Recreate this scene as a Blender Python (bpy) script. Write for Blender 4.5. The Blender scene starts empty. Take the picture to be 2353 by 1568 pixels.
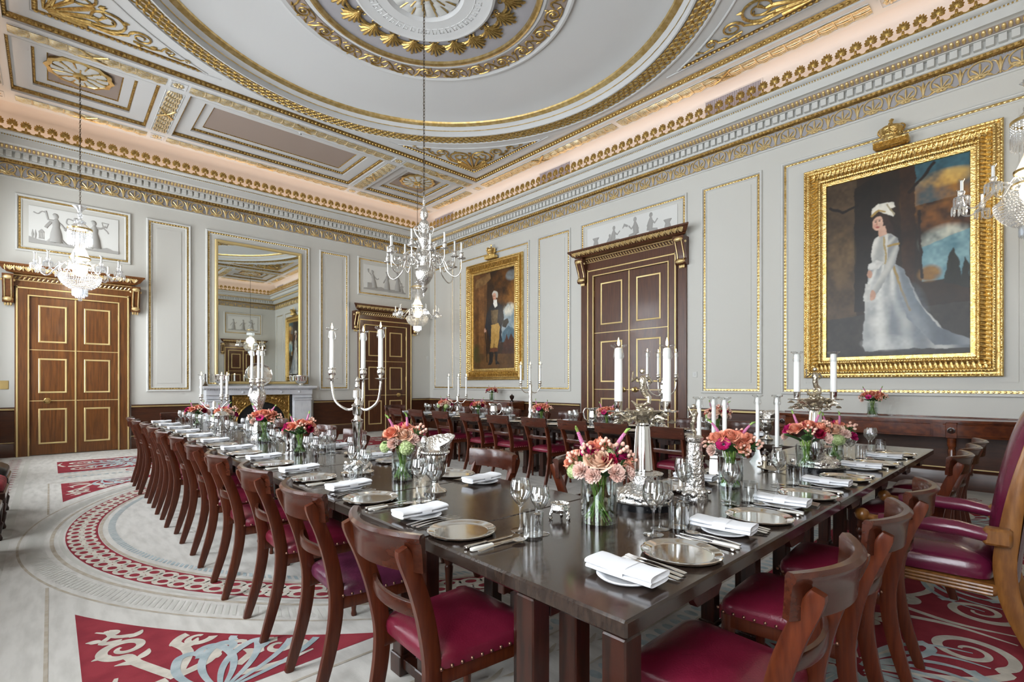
import bpy, bmesh, math, random
import numpy as np
from mathutils import Matrix, Vector, noise
PI=math.pi; cos=math.cos; sin=math.sin
random.seed(7)
SC=bpy.context.scene; COL=SC.collection
# ------------------------------------------------------------------ camera, world, light, exposure
XB,XC,YA,YD,ZS=8.12,-1.08,12.28,-1.36,6.10      # wall planes and ceiling soffit height (m)
CX,CY=3.52,5.46                                 # centre of the room
cam=bpy.data.cameras.new('camera'); camo=bpy.data.objects.new('camera',cam); COL.objects.link(camo)
cam.sensor_width=36; cam.lens=1145/2353*36; cam.shift_y=98.5/2353; cam.clip_start=.05; cam.clip_end=100
camo.location=(0,0,1.28); camo.rotation_euler=(PI/2,0,-math.atan2(.6797,.7335)); SC.camera=camo
w=bpy.data.worlds.new('sky'); SC.world=w; w.use_nodes=True
w.node_tree.nodes['Background'].inputs[0].default_value=(.72,.84,1,1); w.node_tree.nodes['Background'].inputs[1].default_value=2.2
vs=SC.view_settings; vs.view_transform='Standard'; vs.look='None'; vs.exposure=0.80; vs.gamma=1; vs.use_curve_mapping=False
cy=SC.cycles; cy.max_bounces=5; cy.diffuse_bounces=3; cy.glossy_bounces=3; cy.transmission_bounces=4; cy.transparent_max_bounces=10; cy.use_adaptive_sampling=True; cy.adaptive_threshold=.07; cy.adaptive_min_samples=12
cy.caustics_reflective=False; cy.caustics_refractive=False; cy.sample_clamp_indirect=3; cy.use_denoising=True
def area(name,loc,rot,sx,sy,power,col):
    l=bpy.data.lights.new(name,'AREA'); l.shape='RECTANGLE'; l.size=sx; l.size_y=sy; l.energy=power; l.color=col
    o=bpy.data.objects.new(name,l); COL.objects.link(o); o.location=loc; o.rotation_euler=rot; return o
WIN=[(-.1,1.3),(2.75,1.3),(5.46,1.3),(8.17,1.3),(10.9,1.3)]     # window centres along the window wall and widths
for yc_,ww in WIN: area('window_daylight',(XC-.24,yc_,2.55),(0,-PI/2,0),3.9,ww,150,(.93,.97,1))
# warm light strips hidden behind the gilt cresting, as in the room
LW=(1,.69,.48)
area('cove_light',(XB-.2,CY,5.57),(PI,0,0),.05,13.0,1.25*13,LW); area('cove_light',(XC+.2,CY,5.57),(PI,0,0),.05,13.0,1.25*13,LW)
area('cove_light',(CX,YA-.2,5.57),(PI,0,0),8.6,.05,1.25*8.6,LW); area('cove_light',(CX,YD+.2,5.57),(PI,0,0),8.6,.05,1.25*8.6,LW)
# ------------------------------------------------------------------ helpers
class MB:
    def __init__(s): s.v=[]; s.f=[]; s.m=[]; s.mi=0
    def add(s,V,F,T=None):
        o=len(s.v)
        s.v+= [tuple(T@Vector(p)) for p in V] if T is not None else [tuple(p) for p in V]
        s.f+=[tuple(i+o for i in f) for f in F]; s.m+=[s.mi]*len(F); return s
    def box(s,x0,x1,y0,y1,z0,z1,T=None):
        return s.add([(x,y,z) for z in (z0,z1) for y in (y0,y1) for x in (x0,x1)],[(0,2,3,1),(4,5,7,6),(0,1,5,4),(2,6,7,3),(0,4,6,2),(1,3,7,5)],T)
    def cbox(s,x0,x1,y0,y1,z0,z1,c=.004,T=None):
        V=[];F=[]
        for (x,dx) in ((x0,1),(x1,-1)):
            for (y,dy) in ((y0,1),(y1,-1)):
                for (z,dz) in ((z0,1),(z1,-1)):
                    V+=[(x,y+dy*c,z+dz*c),(x+dx*c,y,z+dz*c),(x+dx*c,y+dy*c,z)]
        I=lambda a,b,k,e:(a*4+b*2+k)*3+e
        for a in (0,1): F.append((I(a,0,0,0),I(a,0,1,0),I(a,1,1,0),I(a,1,0,0)))
        for b in (0,1): F.append((I(0,b,0,1),I(0,b,1,1),I(1,b,1,1),I(1,b,0,1)))
        for k in (0,1): F.append((I(0,0,k,2),I(0,1,k,2),I(1,1,k,2),I(1,0,k,2)))
        for a in (0,1):
            for b in (0,1): F.append((I(a,b,0,0),I(a,b,1,0),I(a,b,1,1),I(a,b,0,1)))
            for k in (0,1): F.append((I(a,0,k,0),I(a,1,k,0),I(a,1,k,2),I(a,0,k,2)))
        for b in (0,1):
            for k in (0,1): F.append((I(0,b,k,1),I(1,b,k,1),I(1,b,k,2),I(0,b,k,2)))
        for a in (0,1):
            for b in (0,1):
                for k in (0,1): F.append((I(a,b,k,0),I(a,b,k,1),I(a,b,k,2)))
        return s.add(V,F,T)
    def lathe(s,prof,n=24,c=(0,0,0),T=None,flute=0,nf=0):
        V=[];R=[]
        for r,z in prof:
            if r<1e-6: R.append([len(V)]); V.append((c[0],c[1],c[2]+z))
            else:
                R.append(list(range(len(V),len(V)+n)))
                for i in range(n):
                    a=2*PI*i/n; rr=r*(1+flute*cos(nf*a)) if flute else r
                    V.append((c[0]+rr*cos(a),c[1]+rr*sin(a),c[2]+z))
        F=[]
        for A,B in zip(R,R[1:]):
            for i in range(n):
                j=(i+1)%n
                if len(A)==1 and len(B)==1: continue
                if len(A)==1: F.append((A[0],B[j],B[i]))
                elif len(B)==1: F.append((A[i],A[j],B[0]))
                else: F.append((A[i],A[j],B[j],B[i]))
        return s.add(V,F,T)
    def tube(s,pts,r,n=8,closed=False,T=None,ell=1.0,cap=True):
        P=[Vector(p) for p in pts]; m=len(P); rr=r if isinstance(r,(list,tuple)) else [r]*m
        V=[];prev=None
        for i in range(m):
            if closed: t=P[(i+1)%m]-P[i-1]
            else: t=P[min(i+1,m-1)]-P[max(i-1,0)]
            if t.length<1e-9: t=Vector((0,0,1))
            t.normalize()
            if prev is None:
                u=Vector((0,0,1)).cross(t)
                if u.length<.1: u=Vector((1,0,0)).cross(t)
            else: u=prev-t*prev.dot(t)
            if u.length<1e-6: u=Vector((1,0,0)).cross(t)
            u.normalize(); prev=u; b=t.cross(u)
            for k in range(n):
                a=2*PI*k/n; V.append(P[i]+u*(rr[i]*cos(a))+b*(rr[i]*ell*sin(a)))
        F=[]
        for i in range(m if closed else m-1):
            A=i*n; B=((i+1)%m)*n
            for k in range(n): F.append((A+k,A+(k+1)%n,B+(k+1)%n,B+k))
        if not closed and cap: F+= [tuple(range(n-1,-1,-1)),tuple(range((m-1)*n,m*n))]
        return s.add(V,F,T)
    def sph(s,c,r,nu=10,nv=6,T=None,fn=None):
        if not isinstance(r,(tuple,list)): r=(r,r,r)
        V=[];
        for j in range(nv+1):
            ph=PI*j/nv
            for i in range(nu if 0<j<nv else 1):
                th=2*PI*i/nu; k=fn(th,ph) if fn else 1
                V.append((c[0]+k*r[0]*sin(ph)*cos(th),c[1]+k*r[1]*sin(ph)*sin(th),c[2]+k*r[2]*cos(ph)))
        F=[]; ring=lambda j:[0]*nu if j==0 else ([len(V)-1]*nu if j==nv else list(range(1+(j-1)*nu,1+j*nu)))
        for j in range(nv):
            A,B=ring(j),ring(j+1)
            for i in range(nu):
                k=(i+1)%nu
                if j==0: F.append((A[0],B[i],B[k]))
                elif j==nv-1: F.append((A[i],B[0],A[k]))
                else: F.append((A[i],B[i],B[k],A[k]))
        return s.add(V,F,T)
    def prism(s,poly,h0,h1,f=None,T=None):
        n=len(poly); g=f or (lambda x,y,h:(x,y,h))
        V=[g(x,y,h0) for x,y in poly]+[g(x,y,h1) for x,y in poly]
        return s.add(V,[tuple(range(n-1,-1,-1)),tuple(range(n,2*n))]+[(i,(i+1)%n,n+(i+1)%n,n+i) for i in range(n)],T)
    def grid(s,nu,nv,fn,T=None):
        V=[fn(i/nu,j/nv) for j in range(nv+1) for i in range(nu+1)]; w=nu+1
        return s.add(V,[(j*w+i,j*w+i+1,(j+1)*w+i+1,(j+1)*w+i) for j in range(nv) for i in range(nu)],T)
    def plank(s,path,wid,thk,side):       # rectangular section swept along a path; side = unit width axis
        S=Vector(side); P=[Vector(p) for p in path]; m=len(P); V=[]
        ww=wid if isinstance(wid,(list,tuple)) else [wid]*m; tt=thk if isinstance(thk,(list,tuple)) else [thk]*m
        for i in range(m):
            t=(P[min(i+1,m-1)]-P[max(i-1,0)]).normalized(); nn=S.cross(t).normalized()
            c=.18
            for a,b in ((-1,-1+c),(-1+c,-1),(1-c,-1),(1,-1+c),(1,1-c),(1-c,1),(-1+c,1),(-1,1-c)):
                V.append(P[i]+S*(a*ww[i]/2)+nn*(b*tt[i]/2))
        F=[(i*8+k,i*8+(k+1)%8,i*8+8+(k+1)%8,i*8+8+k) for i in range(m-1) for k in range(8)]
        F+=[tuple(range(7,-1,-1)),tuple(range(m*8-8,m*8))]
        return s.add(V,F)
    def extr(s,prof,s0,s1,f,mitre=True):
        k=1 if mitre else 0
        V=[f(s0+k*p,p,z) for p,z in prof]+[f(s1-k*p,p,z) for p,z in prof]; n=len(prof)
        return s.add(V,[(i,i+1,n+i+1,n+i) for i in range(n-1)])
    def rframe(s,a0,a1,z0,z1,prof,f):       # rectangular frame, prof = (inset, protrusion)
        V=[]
        for d,p in prof: V+=[f(a0+d,p,z0+d),f(a1-d,p,z0+d),f(a1-d,p,z1-d),f(a0+d,p,z1-d)]
        return s.add(V,[(i*4+k,i*4+(k+1)%4,i*4+4+(k+1)%4,i*4+4+k) for i in range(len(prof)-1) for k in range(4)])
    def mesh(s,name,mats,ang=40,fix=True):
        me=bpy.data.meshes.new(name); me.from_pydata(s.v,[],s.f)
        for m in (mats if isinstance(mats,(list,tuple)) else [mats]): me.materials.append(m)
        if any(s.m): me.polygons.foreach_set('material_index',s.m)
        if fix and len(s.f)<60000:
            b=bmesh.new(); b.from_mesh(me); bmesh.ops.recalc_face_normals(b,faces=b.faces); b.to_mesh(me); b.free()
        if ang: me.polygons.foreach_set('use_smooth',[True]*len(me.polygons)); me.set_sharp_from_angle(angle=math.radians(ang))
        me.update(); return me
    def obj(s,name,mats,parent=None,ang=40,loc=(0,0,0),fix=True): return ob(name,s.mesh(name,mats,ang,fix),parent,loc)
def ob(name,me,parent=None,loc=(0,0,0),rot=(0,0,0),sc=None):
    o=bpy.data.objects.new(name,me); COL.objects.link(o); o.parent=parent; o.location=loc; o.rotation_euler=rot
    if sc is not None: o.scale=sc if isinstance(sc,(tuple,list)) else (sc,sc,sc)
    return o
def tag(o,label=None,cat=None,group=None,kind=None):
    if label: o['label']=label
    if cat: o['category']=cat
    if group: o['group']=group
    if kind: o['kind']=kind
    return o
def thing(name,label,cat,loc=(0,0,0),rz=0,group=None,sc=None): return tag(ob(name,None,None,loc,(0,0,rz),sc),label,cat,group)
def struct(o,label=None,cat=None): return tag(o,label,cat,None,'structure')
def place(spec,name,label,cat,loc,rz=0,group=None,sc=None):
    """spec: list of (part name, mesh, loc, rot, subparts) built once; every copy shares its meshes"""
    if not isinstance(spec,list): return tag(ob(name,spec,None,loc,(0,0,rz),sc),label,cat,group)
    t=thing(name,label,cat,loc,rz,group,sc)
    for e in spec:
        o=ob(e[0],e[1],t,e[2] if len(e)>2 else (0,0,0),e[3] if len(e)>3 else (0,0,0))
        if len(e)>5 and e[5]: o['kind']=e[5]
        for q in (e[4] if len(e)>4 else []):
            c=ob(q[0],q[1],o,q[2] if len(q)>2 else (0,0,0),q[3] if len(q)>3 else (0,0,0))
            if len(q)>4: c['kind']=q[4]
    return t
WA=lambda s,p,z:(s,YA-p,z)
WB=lambda s,p,z:(XB-p,s,z)
WC=lambda s,p,z:(XC+p,s,z)
WD=lambda s,p,z:(s,YD+p,z)
RZ={'A':PI,'B':PI/2,'C':-PI/2,'D':0}
def bez(P,n=10):
    """Catmull-Rom through points"""
    P=[Vector(p) for p in P]; Q=[P[0]*2-P[1]]+P+[P[-1]*2-P[-2]]; out=[]
    for i in range(1,len(Q)-2):
        a,b,c,d=Q[i-1:i+3]
        for k in range(n):
            t=k/n; out.append(.5*((2*b)+(c-a)*t+(2*a-5*b+4*c-d)*t*t+(3*b-a-3*c+d)*t**3))
    out.append(P[-1]); return out
def spiral(cx,cy,r0,r1,a0,turns,n=26):
    return [(cx+(r0+(r1-r0)*i/n)*cos(a0+turns*2*PI*i/n),cy+(r0+(r1-r0)*i/n)*sin(a0+turns*2*PI*i/n)) for i in range(n+1)]
ORD='first second third fourth fifth sixth seventh eighth ninth tenth eleventh twelfth'.split()
# ------------------------------------------------------------------ materials
def L(h):
    f=lambda c: c/12.92 if c<=.04045 else ((c+.055)/1.055)**2.4
    return tuple(f(int(h[i:i+2],16)/255) for i in (0,2,4))
def mat(name,col,rough=.5,metal=0.,spec=.5,coat=0.,col2=None,nsc=8.,nstr=(1,1,1),bump=0.,bsc=60.,det=3.,sheen=0.,lo=.4,hi=.6,sss=0,rvar=0):
    m=bpy.data.materials.new(name); m.use_nodes=True; nt=m.node_tree; b=nt.nodes['Principled BSDF']
    c=L(col) if isinstance(col,str) else col
    b.inputs['Base Color'].default_value=(*c,1); b.inputs['Roughness'].default_value=rough; b.inputs['Metallic'].default_value=metal
    b.inputs['Specular IOR Level'].default_value=spec; b.inputs['Coat Weight'].default_value=coat; b.inputs['Coat Roughness'].default_value=.12
    if sheen: b.inputs['Sheen Weight'].default_value=sheen
    if col2 is not None or bump or rvar:
        tc=nt.nodes.new('ShaderNodeTexCoord'); mp=nt.nodes.new('ShaderNodeMapping'); mp.inputs['Scale'].default_value=nstr
        nt.links.new(tc.outputs['Object'],mp.inputs['Vector'])
    if col2 is not None or rvar:
        nz=nt.nodes.new('ShaderNodeTexNoise'); nz.inputs['Scale'].default_value=nsc; nz.inputs['Detail'].default_value=det
        nt.links.new(mp.outputs[0],nz.inputs['Vector'])
    if col2 is not None:
        c2=L(col2) if isinstance(col2,str) else col2
        rp=nt.nodes.new('ShaderNodeValToRGB'); rp.color_ramp.elements[0].position=lo; rp.color_ramp.elements[1].position=hi
        rp.color_ramp.elements[0].color=(*c,1); rp.color_ramp.elements[1].color=(*c2,1)
        nt.links.new(nz.outputs['Fac'],rp.inputs[0]); nt.links.new(rp.outputs[0],b.inputs['Base Color'])
    if rvar:
        mr=nt.nodes.new('ShaderNodeMapRange'); mr.inputs['To Min'].default_value=max(.02,rough-rvar); mr.inputs['To Max'].default_value=rough+rvar
        nt.links.new(nz.outputs['Fac'],mr.inputs[0]); nt.links.new(mr.outputs[0],b.inputs['Roughness'])
    if bump:
        n2=nt.nodes.new('ShaderNodeTexNoise'); n2.inputs['Scale'].default_value=bsc; n2.inputs['Detail'].default_value=2
        nt.links.new(mp.outputs[0],n2.inputs['Vector']); bp=nt.nodes.new('ShaderNodeBump'); bp.inputs['Strength'].default_value=bump; bp.inputs['Distance'].default_value=.01
        nt.links.new(n2.outputs['Fac'],bp.inputs['Height']); nt.links.new(bp.outputs[0],b.inputs['Normal'])
    return m
def emat(name,col,st):
    m=bpy.data.materials.new(name); m.use_nodes=True; nt=m.node_tree; nt.nodes.clear()
    e=nt.nodes.new('ShaderNodeEmission'); e.inputs[0].default_value=(*col,1); e.inputs[1].default_value=st
    o=nt.nodes.new('ShaderNodeOutputMaterial'); nt.links.new(e.outputs[0],o.inputs[0]); return m
def glassmat(name,tint=(1,1,1),gl=.95,rough=.02,ior=.5,diff=0.,lo=.07):
    """thin clear glass: fresnel mix of straight transmission and mirror reflection"""
    m=bpy.data.materials.new(name); m.use_nodes=True; nt=m.node_tree; nt.nodes.clear(); N=nt.nodes.new
    t=N('ShaderNodeBsdfTransparent'); t.inputs[0].default_value=(*tint,1); g=N('ShaderNodeBsdfGlossy'); g.inputs['Roughness'].default_value=rough; g.inputs[0].default_value=(gl,gl,gl,1)
    lw=N('ShaderNodeLayerWeight'); lw.inputs['Blend'].default_value=ior; mx=N('ShaderNodeMixShader'); o=N('ShaderNodeOutputMaterial')
    rp=N('ShaderNodeMapRange'); rp.inputs['To Min'].default_value=lo; rp.inputs['To Max'].default_value=.9
    pw=N('ShaderNodeMath'); pw.operation='POWER'; pw.inputs[1].default_value=2.2
    nt.links.new(lw.outputs['Facing'],pw.inputs[0]); nt.links.new(pw.outputs[0],rp.inputs[0]); nt.links.new(rp.outputs[0],mx.inputs[0])
    nt.links.new(t.outputs[0],mx.inputs[1]); nt.links.new(g.outputs[0],mx.inputs[2])
    last=mx
    if diff:
        d=N('ShaderNodeBsdfTranslucent'); d.inputs[0].default_value=(.95,.95,.95,1); d2=N('ShaderNodeBsdfDiffuse'); d2.inputs[0].default_value=(.9,.9,.92,1)
        ad=N('ShaderNodeMixShader'); ad.inputs[0].default_value=.5; nt.links.new(d.outputs[0],ad.inputs[1]); nt.links.new(d2.outputs[0],ad.inputs[2])
        m2=N('ShaderNodeMixShader'); m2.inputs[0].default_value=diff; nt.links.new(mx.outputs[0],m2.inputs[1]); nt.links.new(ad.outputs[0],m2.inputs[2]); last=m2
    nt.links.new(last.outputs[0],o.inputs[0]); return m
def vcmat(name,rough=.45,spec=.3):
    m=bpy.data.materials.new(name); m.use_nodes=True; nt=m.node_tree; b=nt.nodes['Principled BSDF']
    a=nt.nodes.new('ShaderNodeVertexColor'); a.layer_name='Col'; nt.links.new(a.outputs[0],b.inputs['Base Color'])
    b.inputs['Roughness'].default_value=rough; b.inputs['Specular IOR Level'].default_value=spec; return m
PAINT=mat('wall_paint',(.615,.605,.56),.6,spec=.3); TRIMW=mat('trim_paint',(.66,.66,.63),.5,spec=.3)
CEILW=mat('ceiling_paint',(.64,.64,.63),.7,spec=.2); LILAC=mat('lilac_paint',(.40,.385,.40),.6,spec=.3); TAUPE=mat('taupe_paint',(.36,.29,.25),.6,spec=.3)
COVEM=mat('cove_paint',(.64,.60,.57),.7,spec=.2)
GILT=mat('gilding',(.66,.46,.17),.30,.95,bump=.15,bsc=90,col2=(.80,.62,.30),nsc=14)
GILTD=mat('aged_gilding',(.42,.27,.08),.38,.9,bump=.2,bsc=90,col2=(.62,.44,.16),nsc=30)
GILTF=mat('frame_gilding',(.78,.58,.25),.30,.95,bump=.6,bsc=55,col2=(.60,.40,.13),nsc=25)
GILTP=mat('pale_gilding',(.80,.63,.33),.34,.55,bump=.15,bsc=90,col2=(.68,.48,.20),nsc=24)
GILTX=mat('dark_gilding',(.20,.11,.03),.45,.7,bump=.2,bsc=90,col2=(.34,.21,.06),nsc=30)
GILTL=mat('flat_gold_line',(.72,.56,.26),.42,.55)
SILVER=mat('polished_silver',(.93,.92,.89),.11,1.,rvar=.05,nsc=20); SILVERR=mat('chased_silver',(.84,.83,.81),.2,1.,bump=.9,bsc=70)
SILVERG=mat('antique_silver_gilt',(.62,.56,.45),.28,1.,bump=.7,bsc=80)
OAK=mat('oak_panel_wood','5a3312',.34,spec=.5,coat=.25,col2='7a4a1e',nsc=5,nstr=(9,9,.6),lo=.35,hi=.7,bump=.05,bsc=40)
OAKD=mat('dark_oak_wood','472615',.34,spec=.5,coat=.25,col2='5e361f',nsc=5,nstr=(9,9,.6),lo=.35,hi=.7,bump=.05,bsc=40)
WAINS=mat('wainscot_mahogany','3a1c0c',.32,spec=.5,coat=.2,col2='4a2612',nsc=4,nstr=(1,1,8),lo=.35,hi=.7)
MAHOG=mat('chair_mahogany','42190c',.29,spec=.45,coat=.15,col2='683118',nsc=6,nstr=(14,14,1.0),lo=.25,hi=.9,rvar=.03)
MAHOGR=mat('chair_rail_mahogany','35150c',.25,spec=.45,coat=.2,col2='522717',nsc=6,nstr=(14,1.2,14),lo=.25,hi=.9,rvar=.03)
MAHOGD=mat('sideboard_mahogany','4a2213',.22,spec=.5,coat=.4,col2='703719',nsc=3,nstr=(4,1,6),lo=.35,hi=.75)
WALNUT=mat('armchair_walnut','6e4219',.34,spec=.5,coat=.2,col2='8f5e2a',nsc=6,nstr=(7,7,1.5),lo=.35,hi=.7)
TABLE=mat('dark_table_wood',(.028,.018,.014),.15,spec=.5,coat=.25,col2=(.042,.027,.020),nsc=5,nstr=(14,1.2,4),rvar=.04,bump=.02,bsc=30)
TABLEX=mat('dark_table_wood_crosswise',(.028,.018,.014),.15,spec=.5,coat=.25,col2=(.042,.027,.020),nsc=5,nstr=(1.2,14,4),rvar=.04,bump=.02,bsc=30)
TLEG=mat('table_leg_wood','21100a',.28,spec=.5,coat=.3,col2='37190f',nsc=6,nstr=(8,8,1))
LEATH=mat('burgundy_leather',(.130,.007,.022),.30,spec=.5,coat=.15,bump=.08,bsc=160,col2=(.155,.010,.028),nsc=9)
LEATHP=mat('plum_leather',(.070,.012,.032),.30,spec=.5,coat=.15,bump=.12,bsc=90,col2=(.11,.02,.05),nsc=14)
LEATHA=mat('wine_leather',(.120,.009,.034),.26,spec=.5,coat=.25,bump=.06,bsc=120)
LEATHB=mat('black_leather','1a1a1a',.3); CUSH=mat('red_cushion','a83a44',.7,col2='7c1f2c',nsc=14)
STUD=mat('brass_stud',(.35,.2,.14),.3,.9)
MARBLE=mat('white_marble',(.66,.67,.69),.3,spec=.5,col2=(.58,.59,.62),nsc=5,det=6); IRON=mat('cast_iron','232323',.45,.3); SOOT=mat('hearth_black','0d0b0a',.8)
BRASSF=mat('embossed_brass',(.42,.27,.09),.35,1.,bump=1.,bsc=38,col2=(.22,.12,.03),nsc=26)
WAX=mat('candle_wax',(.86,.86,.83),.4,spec=.4); LINEN=mat('white_linen',(.86,.87,.90),.8,spec=.2,bump=.06,bsc=240); PORC=mat('white_porcelain',(.85,.86,.88),.12)
FLAME=emat('candle_flame',(1,.66,.30),14.); BULB=emat('lamp_bulb',(1,.83,.58),4.5)
for m_ in (FLAME,BULB): m_.cycles.emission_sampling='NONE'
GLASS=glassmat('drinking_glass',(.96,.97,.97),lo=.11); VASEG=glassmat('vase_glass',(.93,.96,.95),lo=.12); WATER=glassmat('water',(.90,.95,.92)); PANE=glassmat('window_pane',(.99,.99,.99))
CRYST=glassmat('cut_crystal',(.92,.94,.96),1.,.06,diff=.14,lo=.25); CHAIN=mat('chain_bronze',(.09,.065,.04),.4,.8)
CHINA=mat('switch_plastic',(.62,.62,.6),.4); BRASS=mat('brass',(.62,.46,.2),.28,1.); EBONY=mat('black_plinth','0c0d10',.25); PEPPER=mat('pepper_mill_wood','241310',.25,coat=.4)
STEEL=mat('cutlery_steel',(.80,.78,.74),.16,1.); IVORY=mat('white_handle',(.80,.78,.72),.3)
RELG=mat('relief_plaster',(.39,.38,.36),.6,spec=.2); RELW=mat('relief_ground',(.72,.72,.69),.6,spec=.2); GRILLE=mat('vent_mesh',(.30,.28,.31),.5,.0)
# ------------------------------------------------------------------ room shell
GARL=mat('cream_gold_plaster',(.72,.62,.44),.42,.45,col2=(.66,.50,.24),nsc=40)
def arr(src,Ts):
    out=MB()
    for T in Ts: out.add(src.v,src.f,T)
    return out
TR=lambda x,y,z,rz=0,sc=1:Matrix.Translation((x,y,z))@Matrix.Rotation(rz,4,'Z')@Matrix.Scale(sc,4)
floor=struct(MB().box(XC-.3,XB+.3,YD-.3,YA+.3,-.12,-.012).obj('floor',OAKD,ang=0))
wall={}
def solid(b): return b
b=MB().box(XC-.3,XB+.3,YA,YA+.25,-.01,6.6); wall['A']=struct(b.obj('wall_back',PAINT,ang=0))
b=MB().box(XB,XB+.25,YD-.3,YA,-.01,6.6); wall['B']=struct(b.obj('wall_right',PAINT,ang=0))
b=MB().box(XC-.3,XB+.3,YD-.25,YD,-.01,6.6); wall['D']=struct(b.obj('wall_front',PAINT,ang=0))
b=MB(); ys=[YD]
for yc_,ww in WIN: ys+=[yc_-ww/2,yc_+ww/2]
ys+=[YA]
for i in range(0,len(ys),2):
    if ys[i+1]-ys[i]>.02: b.box(XC-.2,XC,ys[i],ys[i+1],-.01,6.6)
for yc_,ww in WIN: b.box(XC-.2,XC,yc_-ww/2,yc_+ww/2,-.01,.55).box(XC-.2,XC,yc_-ww/2,yc_+ww/2,4.5,6.6)
wall['C']=struct(b.obj('wall_left',PAINT,ang=0))
# windows: sash with glazing bars and panes
wf=MB(); wf.rframe(-.65,.65,.55,4.5,[(0,-.2),(0,-.06),(.07,-.06),(.07,-.2)],lambda s,p,z:(p,s,z))
bar=MB().box(-.13,-.09,-.58,.58,-.015,.015).mesh('glazing_bar',TRIMW,0); barv=MB().box(-.13,-.09,-.012,.012,.62,4.43).mesh('glazing_bar',TRIMW,0)
pane=MB().box(-.114,-.110,-.178,.178,.02,.615).mesh('pane',PANE,0); wfm=wf.mesh('window_frame',TRIMW,0)
for i,(yc_,ww) in enumerate(WIN):
    o=struct(ob('window_%d'%(i+1),wfm,None,(XC,yc_,0)))
    for k in range(1,6): ob('glazing_bar',bar,o,(0,0,.62+.635*k))
    for s in (-.195,.195): ob('glazing_bar',barv,o,(0,s,0))
    for k in range(6):
        for s in (-.39,0,.39): ob('pane',pane,o,(0,s,.62+.635*k))
# wainscot: dark panelling with gilt lines below the chair rail
def wains(w,f,segs):
    for a0,a1 in segs:
        b=MB(); b.extr([(0,-.005),(.035,-.005),(.035,.20),(.025,.22),(.012,.235),(.012,.80),(.03,.815),(.035,.845),(.045,.85),(.045,.868),(0,.87)],a0,a1,f,False)
        o=b.obj('wainscot_panel',WAINS,wall[w],30)
        g=MB()
        for z0,z1,p in ((.822,.832,.036),(.838,.846,.040),(.245,.256,.016)): g.extr([(p-.02,z0),(p,z0),(p,z1),(p-.02,z1)],a0,a1,f,False)
        g.obj('gilt_line',GILTL,o,0)
wains('A',WA,[(XC,-.46),(1.165,2.30),(4.73,5.87),(7.5,XB)])
wains('B',WB,[(YD,4.25),(6.65,YA)])
wains('C',WC,[(YD,YA)]); wains('D',WD,[(XC,-.46),(1.165,5.87),(7.5,XB)])
# ------------------------------------------------------------------ cornice
PROF=[(0,4.865),(.022,4.87),(.022,4.888),(.012,4.892),(.012,5.11)],[(.02,5.11),(.02,5.115)],[(.07,5.168),(.085,5.172),(.085,5.20),(.075,5.205),(.075,5.30),(.145,5.302),(.145,5.312)],[(.225,5.366),(.235,5.37),(.30,5.373),(.305,5.365),(.325,5.365),(.325,5.472),(.335,5.476),(.335,5.498),(.35,5.50),(.385,5.525),(.385,5.55),(.02,5.552)]
def motif():
    r,l,d,e,bd,bs,c=MB(),MB(),MB(),MB(),MB(),MB(),MB()
    # anthemion in its loop
    ring=[(.098*sin(a)*(1-.10*cos(a)),0,.118+.098*(-cos(a))) for a in [2*PI*(i+.5)/22 for i in range(-11,11)]]
    r.tube([(x*1.06,.014,z) for x,_,z in ring],.0105,5,True)
    for k,a in enumerate((-1.25,-.86,-.45,0,.45,.86,1.25)):
        ln=(.090,.110,.135,.150,.135,.110,.090)[k]; bx,bz=0,.045
        pts=[(bx+ln*t*sin(a)*(1+.25*t),.012,bz+ln*t*cos(a)-.028*t*t*abs(sin(a))*2) for t in (0,.35,.7,1)]
        r.tube(pts,[.005,.009,.013,.008],5)
    for s in (-1,1):
        r.tube([(x*s+s*.030,.012,z+.032) for x,z in spiral(0,0,.022,.006,PI,1.1*1,10)],.005,4)
        r.tube([(s*.085,.012,.05),(s*.115,.012,.012),(s*.145,.012,.012),(s*.160,.012,.030)],.006,5)
    r.sph((0,.016,.032),(.014,.012,.02),6,4)
    # lotus between loops
    l.tube([(0,.012,.02),(0,.012,.09),(0,.012,.14),(0,.012,.205)],[.008,.010,.022,.004],5)
    for s in (-1,1): l.tube([(s*.004,.012,.03),(s*.012,.012,.10),(s*.03,.012,.16),(s*.062,.012,.19),(s*.082,.012,.178)],[.004,.009,.011,.009,.003],5)
    l.sph((0,.014,.02),(.013,.01,.013),6,4)
    # cresting palmette on a wavy base
    n=12; wv=[(-.083+.166*i/n,.020+.030*(.5+.5*cos(2*PI*(i/n-.5)))) for i in range(n+1)]
    c.prism([(-.083,0),(.083,0)]+wv[::-1],-.012,.012,lambda x,y,h:(x,h,y))
    for s in (-1,1): c.tube([(x*s+s*.034,.016,z+.026) for x,z in spiral(0,0,.016,.005,0,1.2,9)],.005,4)
    for k in range(9):
        a=-1.5+k*1.5/4; ln=.058+.030*cos(a); T=Matrix.Translation((0,.002,.090))@Matrix.Rotation(a,4,'Y')
        c.sph((0,.006,ln*.60),(.0150,.014,ln*.46),6,5,T)
    c.sph((0,.01,.062),(.015,.014,.028),6,5)
    d.cbox(-.036,.036,0,.062,0,.092,.003)
    e.sph((0,.0,0),(.0245,.024,.040),6,5); return r,l,d,e,c
AN,LO,DE,EG,CR=motif(); CR.v=[(x*1.06,y,z*1.22) for x,y,z in CR.v]
mAN=AN.mesh('anthemion',GILTP); mLO=LO.mesh('lotus',GILTP); mDE=DE.mesh('dentil',TRIMW,0); mCR=CR.mesh('cresting_palmette',GILTD)
def pitch(a0,a1,p): n=round((a1-a0)/p); return [(a0+(a1-a0)*(i+.5)/n) for i in range(n)],(a1-a0)/n
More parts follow.
